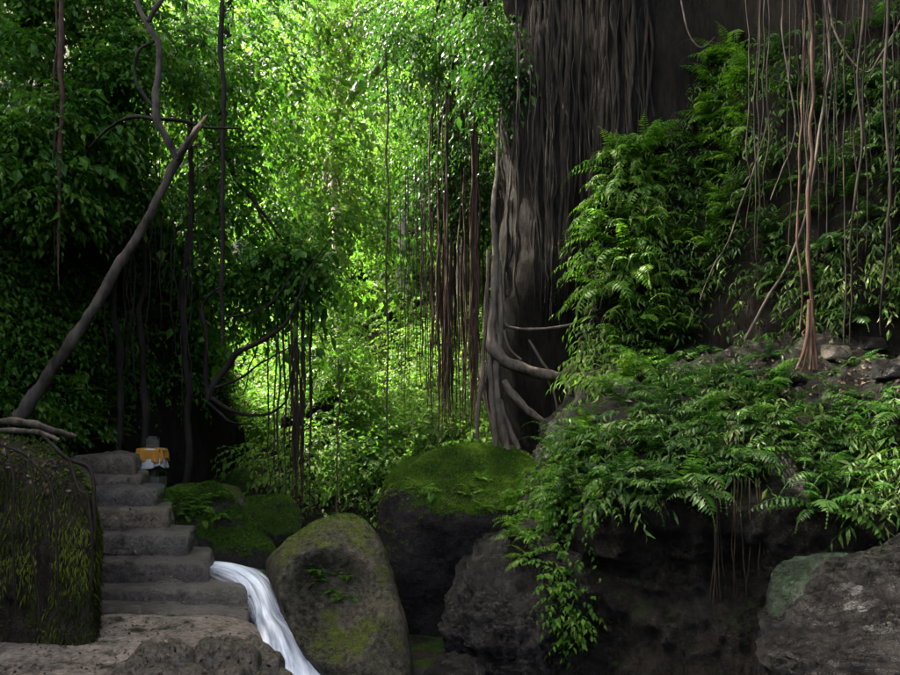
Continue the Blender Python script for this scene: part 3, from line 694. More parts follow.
def single_vine(label, pts, rad, mat, jit=0.02, name='hanging_vine', cat='vine', group=None, seed=0, seg=None):
    o = tube(name, pts, rad, mat, None, seg=seg or len(pts) * 8, sides=6, jit=jit, seed=seed); tag(o, label, cat, group); return o

b0 = P(208, 395, 9.4)
shrub = empty('bare_shrub', b0); tag(shrub, 'dark crooked leafless shrub leaning out from the cave mouth', 'shrub')
for i, (pth, rad) in enumerate([
    ([(205, 400), (212, 385), (222, 370), (240, 352), (262, 340), (290, 318), (312, 268), (330, 240)], [.05, .045, .04, .035, .03, .02, .014, .008]),
    ([(206, 395), (204, 365), (205, 335), (203, 312), (208, 296), (224, 286)], [.03, .028, .028, .026, .022, .01]),
    ([(212, 398), (232, 410), (255, 416), (275, 412), (288, 396), (293, 372), (295, 345)], [.03, .026, .022, .018, .016, .012, .008]),
    ([(214, 388), (238, 378), (262, 362), (280, 352), (296, 345)], [.02, .018, .014, .01, .006]),
    ([(228, 318), (250, 314), (275, 300), (297, 270)], [.012, .012, .01, .006]),
    ([(240, 395), (247, 375), (256, 350), (262, 330)], [.012, .010, .008, .005]),
    ([(210, 402), (228, 420), (246, 424)], [.02, .015, .006])]):
    tube('branch', pxpath(pth, 9.4 - 0.05 * i), rad, M['darkbark'], shrub, jit=0.05, seed=20 + i)

for i, (pth, rad, lab) in enumerate([
    ([(-30, 424, 5.9), (5, 421, 5.6), (35, 424, 5.45), (52, 430, 5.4), (75, 436, 5.6)], [.03, .034, .03, .026, .018], 'thicker pale dead log resting on the moss streaked rock wall'),
    ([(-30, 431, 5.7), (10, 431, 5.45), (40, 433, 5.35), (60, 440, 5.3)], [.02, .022, .02, .012], 'thinner pale dead branch lying along the thicker log')]):
    single_vine(lab, pxpath(pth, 0), rad, M['figroot'], name='dead_branch', cat='branch', seed=i)
rr0 = P(60, 445, 5.25)
wr = empty('wall_roots', rr0); tag(wr, 'dark woody roots snaking down the corner of the moss streaked rock wall', 'tree roots')
for i, (pth, rad) in enumerate([([(40, 432, 5.3), (55, 448, 5.2), (70, 460, 5.2), (88, 468, 5.25), (93, 490, 5.2), (96, 530, 5.15), (95, 600, 5.15)], [.018, .02, .02, .018, .016, .016, .012]),
    ([(68, 460, 5.2), (74, 478, 5.15), (80, 490, 5.1), (88, 500, 5.1), (92, 540, 5.05), (90, 615, 5.05)], [.012, .014, .012, .012, .012, .008]),
    ([(-20, 440, 5.2), (10, 448, 5.1), (30, 460, 5.05), (50, 490, 4.98), (58, 540, 4.93), (60, 620, 4.9)], [.012, .014, .012, .010, .010, .006]),
    ([(8, 447, 5.1), (14, 480, 5.0), (12, 540, 4.93), (16, 620, 4.9)], [.010, .010, .010, .006]),
    ([(30, 458, 5.05), (36, 500, 4.96), (34, 560, 4.92), (38, 620, 4.9)], [.010, .010, .009, .006])]):
    tube('root', pxpath(pth, 0), [x * 0.75 for x in rad], M['darkbark'], wr, jit=0.02, seed=40 + i)

for i, (px, y1, D, lab) in enumerate([(118, 500, 9.45, 'slim brown trunk standing against the left cliff just left of the shrine'), (143, 503, 9.6, 'slimmer brown trunk against the left cliff directly above the shrine'), (186, 500, 9.9, 'slim dark trunk in the cave mouth right of the shrine')]):
    o = tube('slim_trunk', pxpath([(px, y1, D), (px + 3, y1 - 90, D), (px - 2, y1 - 190, D), (px + 4, y1 - 290, D), (px + 2, y1 - 400, D + .3), (px - 5, y1 - 560, D + .6)]), [.06, .05, .042, .04, .035, .03], M['darkbark'], None, seg=60, sides=9, jit=0.05, seed=800 + i); tag(o, lab, 'tree trunk')
# ------------------------------------------------------------------ hanging aerial roots
def straight(px, y0, y1, D, wob=2.0, rr=random, n=8, drift=0):
    return [P(px + rr.uniform(-wob, wob) + drift * k / (n - 1), y0 + (y1 - y0) * k / (n - 1), D) for k in range(n)]
R1 = random.Random(5)
single_vine('thick red brown vine hanging beside the top left tree, against the left cliff', straight(60, -40, 290, 7.6, 1.2, R1), [.028, .028, .024, .004], M['redvine'])
single_vine('slim red vine hanging close against the thick red brown vine', straight(55, -40, 270, 7.7, 2.5, R1), [.012, .012, .002], M['redvine'])
single_vine('long straight dark vine dropping just right of the splintered trunk top', straight(222, -40, 345, 8.2, 1.2, R1, 10), [.03, .03, .028, .02], M['darkbark'])
single_vine('long thin solitary vine hanging in front of the brightest foliage', straight(387, 50, 452, 9.0, 1.0, R1, 12), [.013, .013, .012, .011], M['brownvine'])
single_vine('thin reddish vine dangling in front of the bright drooping ferns', straight(337, 360, 515, 8.6, 2.0, R1), [.011, .011, .009], M['redvine'])
def bundle(i, px, y0, y1, D, rmin, rmax, pred, where, group):
    r_ = R1.uniform(rmin, rmax); red = R1.random() < pred; k = (r_ - rmin) / (rmax - rmin)
    lab = ('stoutest ' if k > 0.8 else 'medium thick ' if k > 0.4 else 'hair thin ') + ('reddish' if red else 'brown') + ' aerial root hanging in the curtain ' + where
    single_vine(lab, straight(px, y0, y1, D, 1.6, R1), [r_] * 3 + [.005], M['redvine'] if red else M['brownvine'], name='aerial_root', cat='root', group=group, seed=i)
for i in range(58):
    px = R1.choice([446, 449, 452, 470, 473, 476, 465, 480, 440, 432, 425, 458]) + R1.gauss(0, 2.2)
    bundle(i, px, R1.uniform(60, 185), R1.uniform(385, 445), R1.choice([10.9, 11.3, 11.7, 12.1, 12.5]), .007, .022, 0.6, 'beside the rock column', 'aerial roots beside the rock column')
for i in range(30):
    px = R1.gauss(297, 6) if i < 22 else R1.uniform(262, 318)
    bundle(100 + i, px, R1.uniform(250, 300), R1.uniform(470, 512), R1.uniform(10.4, 11.0), .007, .018, 0.35, 'behind the olive boulder', 'aerial roots behind the olive boulder')
for i in range(16):
    px = R1.uniform(395, 440); 
    single_vine('hair thin root strand trailing from the fig foliage over the bright clearing', straight(px, R1.uniform(150, 220), R1.uniform(330, 420), R1.uniform(10.6, 12), 1.0, R1), [.007] * 3, M['brownvine'], name='aerial_root', cat='root', group='fine strands over the clearing', seed=200 + i)
for i in range(22):
    px = R1.uniform(508, 640); y0 = -40
    single_vine('fine dark root strand hanging down the face of the rock column', straight(px, y0, R1.uniform(150, 330), 8.75 + 0.15 * R1.random(), 3.0, R1), [R1.uniform(.004, .009)] * 3 + [.003], M['darkbark'], name='aerial_root', cat='root', group='root strands on the rock column', seed=300 + i)
for i in range(22):
    px = R1.uniform(95, 200); y0 = R1.uniform(60, 220)
    single_vine('fine dark root strand hanging down the left cliff above the shrine', straight(px, y0, y0 + R1.uniform(120, 260), 8.9 + 0.2 * R1.random(), 3.0, R1), [R1.uniform(.004, .009)] * 3 + [.003], M['darkbark'], name='aerial_root', cat='root', group='root strands above the shrine', seed=400 + i)
# right side
ro = empty('hanging_root', P(812, 368, 5.75)); tag(ro, 'stout reddish hanging root fanning out where it meets the soil shelf', 'root')
stem_ = tube('stem', straight(811, -60, 345, 5.7, 2.5, R1, 14) + [P(813, 352, 5.68)], [.014, .016, .014, .016, .02], M['redvine'], ro, seg=60, sides=8, jit=0.02, seed=5)
for i, dx in enumerate((-16, -9, -3, 2, 5)):
    tube('rootlet', pxpath([(811 + dx * .1, 300, 5.68), (811 + dx * .25, 330, 5.64), (812 + dx * .6, 352, 5.6), (812 + dx, 370, 5.55)], 0), [.012, .016, .014, .008], M['redvine'], ro, jit=0.012, seed=50 + i).parent = stem_
for i, (lab, pts, rad, mt) in enumerate([
    ('slender root hanging just left of the stout reddish root', straight(801, 20, 330, 5.8, 1.5, R1), [.012, .013, .012, .01], 'redvine'),
    ('grey vine slanting up behind the stout reddish root toward the cliff top', pxpath([(745, 340, 6.3), (765, 300, 6.2), (790, 262, 6.1), (806, 215, 6.0), (815, 160, 5.95), (830, 60, 6.0), (822, -20, 6.1)]), [.016, .018, .018, .016, .014, .012], 'bark'),
    ('pale crooked vine zigzagging down the upper right cliff', pxpath([(826, -20, 6.0), (836, 30, 5.9), (850, 58, 5.85), (868, 72, 5.8), (884, 50, 5.8), (900, 20, 5.8)]), [.012, .012, .011, .010, .008], 'figroot'),
    ('curling pale vine tip looping beside the top of the rock column', pxpath([(679, -20, 7.6), (681, 10, 7.5), (688, 32, 7.45), (700, 47, 7.4), (714, 36, 7.4)]), [.012, .012, .010, .008, .004], 'figroot'),
    ('wavy brown vine reaching the stones on the soil shelf', pxpath([(889, -20, 5.2), (886, 90, 5.2), (890, 180, 5.2), (884, 250, 5.25), (879, 300, 5.3), (882, 335, 5.4)]), [.014, .014, .013, .012, .010], 'brownvine'),
    ('double twisted vine hanging by the right hand stones', pxpath([(866, -20, 5.4), (858, 60, 5.4), (862, 140, 5.4), (850, 230, 5.45), (852, 290, 5.5), (848, 345, 5.6)]), [.012] * 4 + [.008], 'brownvine'),
    ('straight thin root strand touching the flat grey stone', straight(846, -20, 345, 5.7, 1.2, R1), [.008] * 3, 'brownvine'),
    ('forked grey vine sagging across the upper right cliff face', pxpath([(770, 200, 6.6), (782, 170, 6.5), (796, 130, 6.45), (790, 80, 6.5), (782, 20, 6.6), (786, -20, 6.6)]), [.008, .010, .010, .010, .008], 'bark'),
    ('dead twig hooking down over the sunlit ferns', pxpath([(700, 300, 6.9), (712, 268, 6.8), (730, 240, 6.7), (742, 205, 6.7), (757, 160, 6.7), (770, 110, 6.8)]), [.008, .010, .010, .008, .006], 'bark')]):
    single_vine(lab, pts, [x * 0.75 for x in rad], M['darkbark' if mt == 'brownvine' else mt], seed=70 + i)
for i in range(26):
    px = R1.uniform(735, 898); y0 = -40
    single_vine('hair fine root strand hanging on the ferny right cliff', straight(px, y0, R1.uniform(120, 330), R1.uniform(5.6, 6.2), 3.0, R1), [R1.uniform(.003, .006)] * 3 + [.002], M['darkbark'], name='aerial_root', cat='root', group='root strands on the right cliff', seed=500 + i)
for i in range(12):
    px = R1.uniform(705, 765)
    single_vine('pale rootlet trailing down the black hollow under the fern bank', pxpath([(px, 478, 4.98), (px + R1.uniform(-6, 6), 550, 5.05), (px + R1.uniform(-8, 8), 620, 5.15), (px + R1.uniform(-10, 10), 690, 5.1)]), [R1.uniform(.0025, .006)] * 3 + [.0015], M['brownvine'], name='aerial_root', cat='root', group='rootlets in the hollow', seed=600 + i)

# ------------------------------------------------------------------ ferns
def frond_mesh(name, seed, n=12, length=0.62, leaflet=0.125, asp=0.13, arch=1.5, elev=0.75, mat=None):
    rg = np.random.default_rng(seed)
    k = 16; s = np.linspace(0, 1, k); ang = elev - arch * s ** 1.2 + 0
    dx = np.cos(ang); dz = np.sin(ang); x = np.concatenate([[0], np.cumsum(dx[:-1])]) / k * length; z = np.concatenate([[0], np.cumsum(dz[:-1])]) / k * length
    yb = 0.06 * length * np.sin(s * rg.uniform(1, 3)) * rg.choice([-1, 1]); mid = np.stack([x, yb, z], 1)
    t = np.linspace(0.12, 0.98, n); t2 = np.repeat(t, 2); pos = np.stack([np.interp(t2, s, mid[:, i]) for i in range(3)], 1)
    a = np.interp(t2, s, ang); tg = np.stack([np.cos(a), 0 * a, np.sin(a)], 1); nr = np.stack([-np.sin(a), 0 * a, np.cos(a)], 1)
    sg = np.tile([1.0, -1.0], n); sd = np.stack([0 * sg, sg, 0 * sg], 1)
    yd = norm(sd + tg * (0.35 + 0.5 * t2[:, None]) - nr * 0.18 + rg.normal(0, 0.09, (2 * n, 3)) + np.array([0, 0, -0.18]))
    L = leaflet * np.sin(np.clip(0.25 + t2 * 0.98, 0, 1) * np.pi) ** 0.55 * rg.uniform(0.85, 1.1, 2 * n) + 0.012
    v, f, ti = leaf_arrays(pos, yd, norm(nr + rg.normal(0, 0.2, nr.shape)), L, L * asp + 0.004, rg.uniform(0, 1, 2 * n), fold=0.2, droop=0.12)
    # rachis strip
    w = 0.004 * (1 - 0.7 * s)[:, None]; rv = np.concatenate([mid + np.array([0, 1, 0]) * w, mid - np.array([0, 1, 0]) * w]); i = np.arange(k - 1)
    rf = np.concatenate([np.stack([i, i + 1, i + 1 + k], 1), np.stack([i, i + 1 + k, i + k], 1)])
    V_, F_, T_ = merge([(v, f, ti), (rv, rf, np.full(2 * k, 0.5))])
    me = np_mesh(name, V_, F_, True, T_); me.materials.append(mat); return me
FR = {}
for nm in ('fern_bright', 'fern_dark'):
    FR[nm] = [frond_mesh('frond', 10 + i, n=15 + i % 4, length=0.56 + 0.08 * (i % 4), leaflet=0.085 + 0.014 * (i % 3), asp=0.085 + 0.015 * (i % 3), arch=1.3 + 0.25 * (i % 4), elev=0.9 - 0.15 * (i % 3), mat=M[nm]) for i in range(6)]
HANG = [frond_mesh('frond', 60 + i, n=17, length=0.95 + 0.1 * i, leaflet=0.13, asp=0.10, arch=2.0, elev=0.5, mat=M['fern_bright']) for i in range(3)]

def fern(loc, nrm, label, group, kind='fern_bright', scale=1.0, fr=None, nf=None, rr=random, spread=1.9):
    e = empty('fern', loc); tag(e, label, 'fern', group)
    h = V((nrm.x, nrm.y, 0)); yaw = math.atan2(h.y, h.x) if h.length > 0.25 else rr.uniform(0, 6.28)
    if h.length < 0.4: spread = 3.1
    e.rotation_euler = (0, 0, yaw)
    lst = fr or FR[kind]
    for i in range(nf or rr.randint(7, 12)):
        o = bpy.data.objects.new('frond', rr.choice(lst)); COL.objects.link(o); o.parent = e
        s = scale * rr.uniform(0.65, 1.2)
        o.rotation_euler = (rr.uniform(-0.25, 0.25), rr.uniform(-0.5, 0.55), rr.uniform(-spread, spread)); o.scale = (s, s, s)
    return e

R2 = random.Random(9)
def ferns(poly, n, mind, label, group, kind='fern_bright', scale=(0.7, 1.2), fr=None, nf=None, lift=0.0):
    cnt = 0
    for x, y in poly_points(poly, n, mind, R2):
        loc, nr = hit(x, y)
        if loc is None or loc.y > 14: continue
        sc_ = R2.uniform(*scale); f_ = (sc_ - scale[0]) / (scale[1] - scale[0]); lab = ('short ' if f_ < 0.33 else 'large ' if f_ > 0.7 else '') + label
        fern(loc + nr * (0.0 + lift) - nr * 0.01, nr, lab, group, kind, sc_, fr, nf, R2); cnt += 1
ferns([(625, 130), (665, 150), (655, 220), (645, 300), (645, 375), (622, 385), (610, 330), (600, 250), (608, 180)], 40, 9, 'bright sunlit fern cascading down the edge of the rock column', 'sunlit ferns on the column edge', scale=(0.55, 0.95), fr=HANG + FR['fern_bright'][:3], lift=0.06)
ferns([(715, 60), (760, 40), (750, 160), (720, 250), (690, 330), (640, 380), (640, 320), (690, 220), (700, 150)], 32, 14, 'mid green fern on the diagonal rib of the right cliff', 'ferns on the diagonal rib', scale=(0.7, 1.1))
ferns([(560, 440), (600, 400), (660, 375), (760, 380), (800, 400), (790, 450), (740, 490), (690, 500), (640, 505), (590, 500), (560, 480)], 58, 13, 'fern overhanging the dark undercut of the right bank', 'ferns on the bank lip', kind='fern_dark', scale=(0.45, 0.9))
ferns([(500, 520), (535, 470), (565, 430), (605, 425), (600, 490), (560, 520), (530, 560)], 22, 11, 'lime green fern trailing over the wet rock beside the largest boulder', 'ferns on the wet rock', scale=(0.4, 0.65))
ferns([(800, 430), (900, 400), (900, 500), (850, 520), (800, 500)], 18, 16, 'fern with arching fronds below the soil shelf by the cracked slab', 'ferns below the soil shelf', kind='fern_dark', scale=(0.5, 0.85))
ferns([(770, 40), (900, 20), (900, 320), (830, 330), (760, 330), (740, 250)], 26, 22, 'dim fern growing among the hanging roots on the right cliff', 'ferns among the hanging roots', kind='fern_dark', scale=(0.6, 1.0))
ferns([(60, 365), (105, 355), (112, 440), (75, 450), (40, 430)], 26, 8, 'soft green fern on the slope left of the top step', 'ferns left of the top step', scale=(0.6, 0.95))
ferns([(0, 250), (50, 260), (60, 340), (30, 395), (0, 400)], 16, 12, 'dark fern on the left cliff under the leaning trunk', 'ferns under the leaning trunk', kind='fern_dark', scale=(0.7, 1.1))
ferns([(145, 225), (195, 220), (205, 300), (215, 400), (190, 350), (150, 320)], 26, 10, 'feathery fern hanging on the left cliff behind the bare shrub', 'ferns behind the bare shrub', scale=(0.8, 1.3))
ferns([(172, 495), (215, 492), (235, 520), (205, 525), (180, 515)], 10, 8, 'small fern rooted in the moss of the boulder next to the steps', 'ferns on the boulder next to the steps', scale=(0.28, 0.45))
ferns([(405, 485), (480, 470), (520, 490), (500, 512), (420, 508)], 9, 10, 'small fern fringing the moss cap of the largest boulder', 'ferns on the largest boulder', scale=(0.3, 0.5))
ferns([(305, 565), (360, 580), (362, 610), (320, 605)], 9, 6, 'tiny fern in the scooped hollow of the olive boulder', 'ferns in the scooped hollow', scale=(0.16, 0.3))
ferns([(130, 470), (165, 478), (160, 500), (140, 495)], 6, 8, 'small fern beside the top steps near the shrine', 'ferns near the shrine', kind='fern_dark', scale=(0.3, 0.5))
ferns([(690, 352), (790, 342), (800, 405), (690, 405)], 10, 14, 'dim fern sprouting from the soil shelf left of the fanned root', 'ferns on the soil shelf', kind='fern_dark', scale=(0.35, 0.6))
ferns([(830, 365), (900, 350), (900, 410), (820, 410)], 6, 15, 'dim fern sprouting between the stones of the soil shelf', 'ferns between the shelf stones', kind='fern_dark', scale=(0.3, 0.55))
# drooping fern column in the middle, on an earth pillar
for i in range(26):
    t = i / 25
    loc = P(340 + R2.uniform(-22, 20) , 345 + 140 * t, 12.5 + R2.uniform(-0.25, 0.25)); fern(loc, V((0.3, -1, 0)), 'bright long fronded fern drooping in the tall cascade behind the olive boulder', 'drooping fern cascade', scale=R2.uniform(0.75, 1.1), fr=HANG, nf=6, rr=R2)
# earth pillar that carries the cascade
pc = P(326, 470, 13.4)
pil = boulder_mesh('earth_pillar', pc, [((1, 0, 0), pc + V((.45, 0, 0))), ((-1, 0, 0), pc - V((.75, 0, 0))), ((0, -1, 0), pc - V((0, .5, 0))), ((0, 1, 0), pc + V((0, .6, 0))), ((0, 0, 1), pc + V((0, 0, 1.35))), ((0, 0, -1), pc - V((0, 0, 1.3)))], p=8, amp=.12, seed=91)
tag(link('earth_pillar', pil, M['cliff'], None, pc), 'dark earth pillar hidden behind the root curtain and drooping ferns', 'rock pillar')

# ------------------------------------------------------------------ trees
def tree(label, trunk_pts, trunk_rad, blobs, mat, leafmat, limbs=(), per=14, length=0.5, n=9, leaf=0.14, asp=0.25, droop=0.4, sub=10, subr=0.38, hang=0.35, seed=0, name='tree', group=None):
    base = V(trunk_pts[0]); e = empty(name, base); tag(e, label, 'tree', group)
    trk = tube('trunk', trunk_pts, trunk_rad, mat, e, seg=len(trunk_pts) * 8, sides=10, jit=0.06, seed=seed)
    for i, (pts, rad) in enumerate(limbs): tube('limb', pts, rad, mat, e, sides=7, jit=0.06, seed=seed + i).parent = trk
    tp = [V(p) for p in trunk_pts[len(trunk_pts) // 2:]]
    rr = random.Random(seed)
    for c, r in blobs:
        if rr.random() < 0.8:
            a = min(tp, key=lambda p: (p - V(c)).length); mid = (a + V(c)) / 2 + V((rr.uniform(-.3, .3), rr.uniform(-.3, .3), rr.uniform(0, .4)))
            tube('limb', [a, mid, V(c)], [.05, .03, .012], mat, e, sides=6, jit=0.08, seed=seed + 50).parent = trk
    v, f, t = merge([crown_sprays(blobs, per, length, n, leaf, asp, droop, sub, subr, hang, np.random.default_rng(seed)), crown_sprays(blobs[::2], per * 0.3, length * 1.3, 6, leaf * 1.9, asp * 1.05, droop * 1.3, max(3, sub // 2), subr * 1.2, hang * 1.3, np.random.default_rng(seed + 900))])
    link('crown', np_mesh('crown', v - np.array(base), f, False, t), leafmat, e)
    return e
def bl(px, py, D, r): return (P(px, py, D), r)
tree('tall pale trunked tree at the back of the clearing with bright translucent leaves', pxpath([(345, 445, 16), (342, 330, 16), (338, 220, 16), (333, 130, 16), (343, 70, 16), (352, 20, 16), (350, -60, 16)]), [.2, .18, .16, .15, .14, .12, .1],
     [bl(300, 40, 14.5, 1.2), bl(370, 20, 15, 1.1), bl(300, 120, 14.5, 1.1), bl(360, 130, 16.5, 1.0), bl(320, 190, 15, 1.1), bl(290, 230, 14, 1.0), bl(350, 250, 15.5, 0.9), bl(320, 290, 14.5, 1.0), bl(400, 80, 17, 1.0), bl(395, 150, 17, .8), bl(300, 340, 14, .7), bl(340, -20, 15, 1.4)],
     M['palebark'], M['l_bright'], limbs=[(pxpath([(338, 110, 16), (360, 88, 15.8), (385, 62, 15.6), (402, 40, 15.5)]), [.12, .11, .10, .08]), (pxpath([(345, 60, 16), (330, 20, 15.8), (318, 8, 15.6)]), [.06, .04, .03]), (pxpath([(348, 30, 15.6), (365, 15, 15.2), (378, 5, 15)]), [.05, .04, .03])], seed=1, leaf=0.135, per=19)
tree('leafy tree rooted on the left cliff, spreading behind the splintered trunk', pxpath([(196, 330, 11.2), (208, 250, 11.4), (215, 150, 11.6), (225, 60, 11.8), (235, -40, 12)]), [.13, .12, .11, .10, .08],
     [bl(180, 40, 11, .9), bl(240, 20, 11.5, 1.0), bl(265, 90, 11.8, .9), bl(205, 100, 11.2, .8), bl(190, 165, 10.8, .7), bl(250, 160, 11.6, .9), bl(230, 225, 11, .75), bl(286, 262, 10.6, .20), bl(302, 268, 10.6, .20), bl(200, 270, 10.6, .55), bl(235, 300, 10.8, .5), bl(150, 90, 10.6, .7)],
     M['darkbark'], M['l_mid'], seed=2, leaf=0.115, per=19, sub=11)
tree('fine leaved fig draping its crown over the rock column above the root curtain', pxpath([(520, 20, 10.6), (505, -30, 10.6), (490, -90, 10.6), (470, -150, 10.5)]), [.16, .16, .15, .12],
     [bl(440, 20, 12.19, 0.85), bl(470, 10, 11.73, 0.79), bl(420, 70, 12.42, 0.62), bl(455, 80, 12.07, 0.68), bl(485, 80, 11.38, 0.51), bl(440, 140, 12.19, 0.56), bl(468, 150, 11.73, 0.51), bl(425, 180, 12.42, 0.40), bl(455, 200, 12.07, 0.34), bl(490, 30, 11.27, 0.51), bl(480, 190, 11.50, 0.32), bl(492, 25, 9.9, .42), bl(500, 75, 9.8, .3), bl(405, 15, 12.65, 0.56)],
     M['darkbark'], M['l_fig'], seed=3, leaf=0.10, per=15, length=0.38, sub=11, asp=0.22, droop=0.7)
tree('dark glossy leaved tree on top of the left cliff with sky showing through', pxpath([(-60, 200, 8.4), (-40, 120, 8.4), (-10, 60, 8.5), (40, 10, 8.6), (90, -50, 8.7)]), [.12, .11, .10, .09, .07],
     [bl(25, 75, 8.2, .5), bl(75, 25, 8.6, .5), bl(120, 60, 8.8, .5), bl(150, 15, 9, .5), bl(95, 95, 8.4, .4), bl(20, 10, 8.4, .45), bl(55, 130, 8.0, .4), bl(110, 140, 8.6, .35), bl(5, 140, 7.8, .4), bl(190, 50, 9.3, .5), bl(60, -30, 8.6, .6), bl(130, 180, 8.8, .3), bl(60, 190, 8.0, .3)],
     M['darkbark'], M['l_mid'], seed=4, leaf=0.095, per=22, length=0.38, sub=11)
FT = [(400, 16.5 + 6, -20, 2.2), (300, 24, 30, 2.4), (455, 20, 80, 1.8), (430, 26, 10, 2.6), (350, 29, -10, 2.6), (500, 26, -20, 2.4), (240, 22, -10, 2.2), (180, 26, -20, 2.4)]
FL = ['slim sunlit tree on the slope behind the thin solitary vine', 'round crowned sunlit tree behind the pale trunk', 'low sunlit tree glowing behind the root curtain', 'spreading sunlit tree high on the slope behind the fig', 'tall sunlit tree on the skyline above the pale trunk', 'sunlit tree half hidden by the rock column', 'sunlit tree on the slope behind the leafy left tree', 'sunlit tree beyond the left cliff top']
for i, ((px, D, py, r), lab) in enumerate(zip(FT, FL)):
    top = P(px, py, D); bz = float(ground_z(top.x, top.y)); base = V((top.x, top.y, bz))
    if top.z < bz + 2: top.z = bz + 3
    rr = random.Random(i); H = top.z - bz
    blobs = [(base + V((rr.uniform(-r, r), rr.uniform(-r * .7, r * .7), H * rr.uniform(.35, 1.05))), r * rr.uniform(.4, .62)) for _ in range(9)]
    tree(lab, [base - V((0, 0, .3)), base + V((rr.uniform(-.3, .3), 0, H * .4)), base + V((rr.uniform(-.5, .5), 0, H * .75)), top], [.2, .17, .13, .06], blobs, M['palebark'], M['l_bright'], seed=30 + i, leaf=0.18, per=15, sub=9, length=.7, n=8)
# canopy trees added out of view on both cliff tops to block sun
def shade_canopy(label, base, top, blobs, seed):
    tree(label, [base, (V(base) + V(top)) / 2 + V((0.2, 0.1, 0.3)), top], [.3, .24, .15], blobs, M['bark'], M['l_mid'], seed=seed, leaf=0.24, per=10, sub=12, length=.7, n=8)
rc_ = random.Random(77)
shade_canopy('broad unseen tree added on the left cliff top to shade the near gorge', (-8.5, 6.5, 7), (-6.0, 7.0, 12.5), [(V((rc_.uniform(-11.2, -4.7), rc_.uniform(2.2, 10.8), 11.8 + rc_.uniform(0, 2.4))), rc_.uniform(1.1, 1.7)) for _ in range(40)], 61)
shade_canopy('broad unseen tree added on the right cliff top to shade the near gorge', (5.8, 7.0, 11.0), (3.5, 7.5, 14.5), [(V((rc_.uniform(-1.6, 3.2), rc_.uniform(6.5, 12), 13.2 + rc_.uniform(0, 2))), rc_.uniform(1.0, 1.6)) for _ in range(30)] + [(V((rc_.uniform(-2.6, -0.3), rc_.uniform(10, 12), 13.7)), 1.3) for _ in range(5)], 62)  # unseen crown; last clumps added to keep sun off the column top

# ------------------------------------------------------------------ cover nobody could count
def cover(name, label, cat, polys, leafmat, length=0.4, n=9, leaf=0.12, asp=0.24, droop=0.5, maxy=15, lift=0.05, seed=0, hang=0.4, out=0.7):
    rr = random.Random(seed); rg = np.random.default_rng(seed); A, Dv, T = [], [], []
    for poly, num in polys:
        k = 0
        for x, y in poly_points(poly, num, 0, rr):
            loc, nr = hit(x, y)
            if loc is None or loc.y > maxy: continue
            dens = vnoise(np.array([[loc.x * 1.6, loc.y * 1.6, loc.z * 1.6]]), seed)[0]
            if dens < -0.25 + rr.uniform(-.3, .3): continue
            A.append(loc + nr * rr.uniform(0, lift)); d = nr * out + V((rr.gauss(0, .5), rr.gauss(0, .5), rr.gauss(-0.1, .4))); Dv.append(d.normalized()); T.append(min(1, max(0, 0.5 + 0.6 * dens + rr.gauss(0, .2))))
    v, f, t = spray_leaves(np.array([tuple(a) for a in A]), np.array([tuple(a) for a in Dv]), length, n, leaf, asp, droop, hang=hang, clump_tint=np.array(T), rng=rg)
    o = link(name, np_mesh(name, v, f, False, t), leafmat); tag(o, label, cat, kind='stuff'); return o
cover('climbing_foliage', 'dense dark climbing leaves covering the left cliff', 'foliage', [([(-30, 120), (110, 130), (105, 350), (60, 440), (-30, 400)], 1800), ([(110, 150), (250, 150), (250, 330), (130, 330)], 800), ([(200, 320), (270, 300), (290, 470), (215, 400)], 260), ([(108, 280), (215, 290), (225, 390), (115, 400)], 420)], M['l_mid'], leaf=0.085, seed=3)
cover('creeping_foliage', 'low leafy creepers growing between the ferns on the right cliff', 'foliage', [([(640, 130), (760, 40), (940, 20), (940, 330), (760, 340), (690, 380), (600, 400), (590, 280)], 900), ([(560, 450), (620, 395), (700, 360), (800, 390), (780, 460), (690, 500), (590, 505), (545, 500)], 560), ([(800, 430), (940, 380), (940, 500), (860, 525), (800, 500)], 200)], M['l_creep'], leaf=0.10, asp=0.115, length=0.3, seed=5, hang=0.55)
cover('trailing_foliage', 'small leafy creepers trailing down the wet rock face', 'foliage', [([(510, 500), (570, 460), (595, 520), (590, 640), (560, 640), (540, 560)], 190), ([(515, 500), (555, 445), (615, 415), (615, 520), (560, 530)], 260)], M['l_mid'], leaf=0.06, asp=0.25, length=0.18, seed=6)
cover('sunlit_foliage', 'bright leaves clinging round the sunlit ferns', 'foliage', [([(625, 130), (665, 150), (655, 220), (640, 300), (640, 370), (585, 400), (578, 330), (590, 250), (605, 180)], 380)], M['l_bright'], leaf=0.13, asp=0.115, length=0.36, seed=7, hang=0.7)
# undergrowth on the slope behind
rg = np.random.default_rng(4); bl_ = []
for i in range(560):
    y = rg.uniform(11.5, 46); x = rg.uniform(-0.36, 0.18) * y + rg.uniform(-1, 1)
    if y < 13 and x < -2.6: continue
    z = float(ground_z(x, y)); r = rg.uniform(0.45, 0.9) * (1 + 0.03 * (y - 12))
    bl_.append((V((x, y, z + r * 0.5)), (r, r, r * 0.9)))
for q_ in ((322, 360, 13.2), (340, 352, 13.3)): bl_.append((P(*q_), (.45, .45, .4)))
near = [b for b in bl_ if b[0].y < 19]; far = [b for b in bl_ if b[0].y >= 19]
for nm, lab, bs, lf, per in (('undergrowth', 'bright leafy undergrowth filling the floor of the clearing', near, 0.125, 13), ('hillside_foliage', 'sunlit mass of foliage on the slope far behind', far, 0.19, 10)):
    v, f, t = crown_sprays(bs, per, 0.55, 8, lf, 0.27, 0.4, 7, 0.42, 0.3, rg)
    tag(link(nm, np_mesh(nm, v, f, False, t), M['l_bright']), lab, 'foliage', kind='stuff')

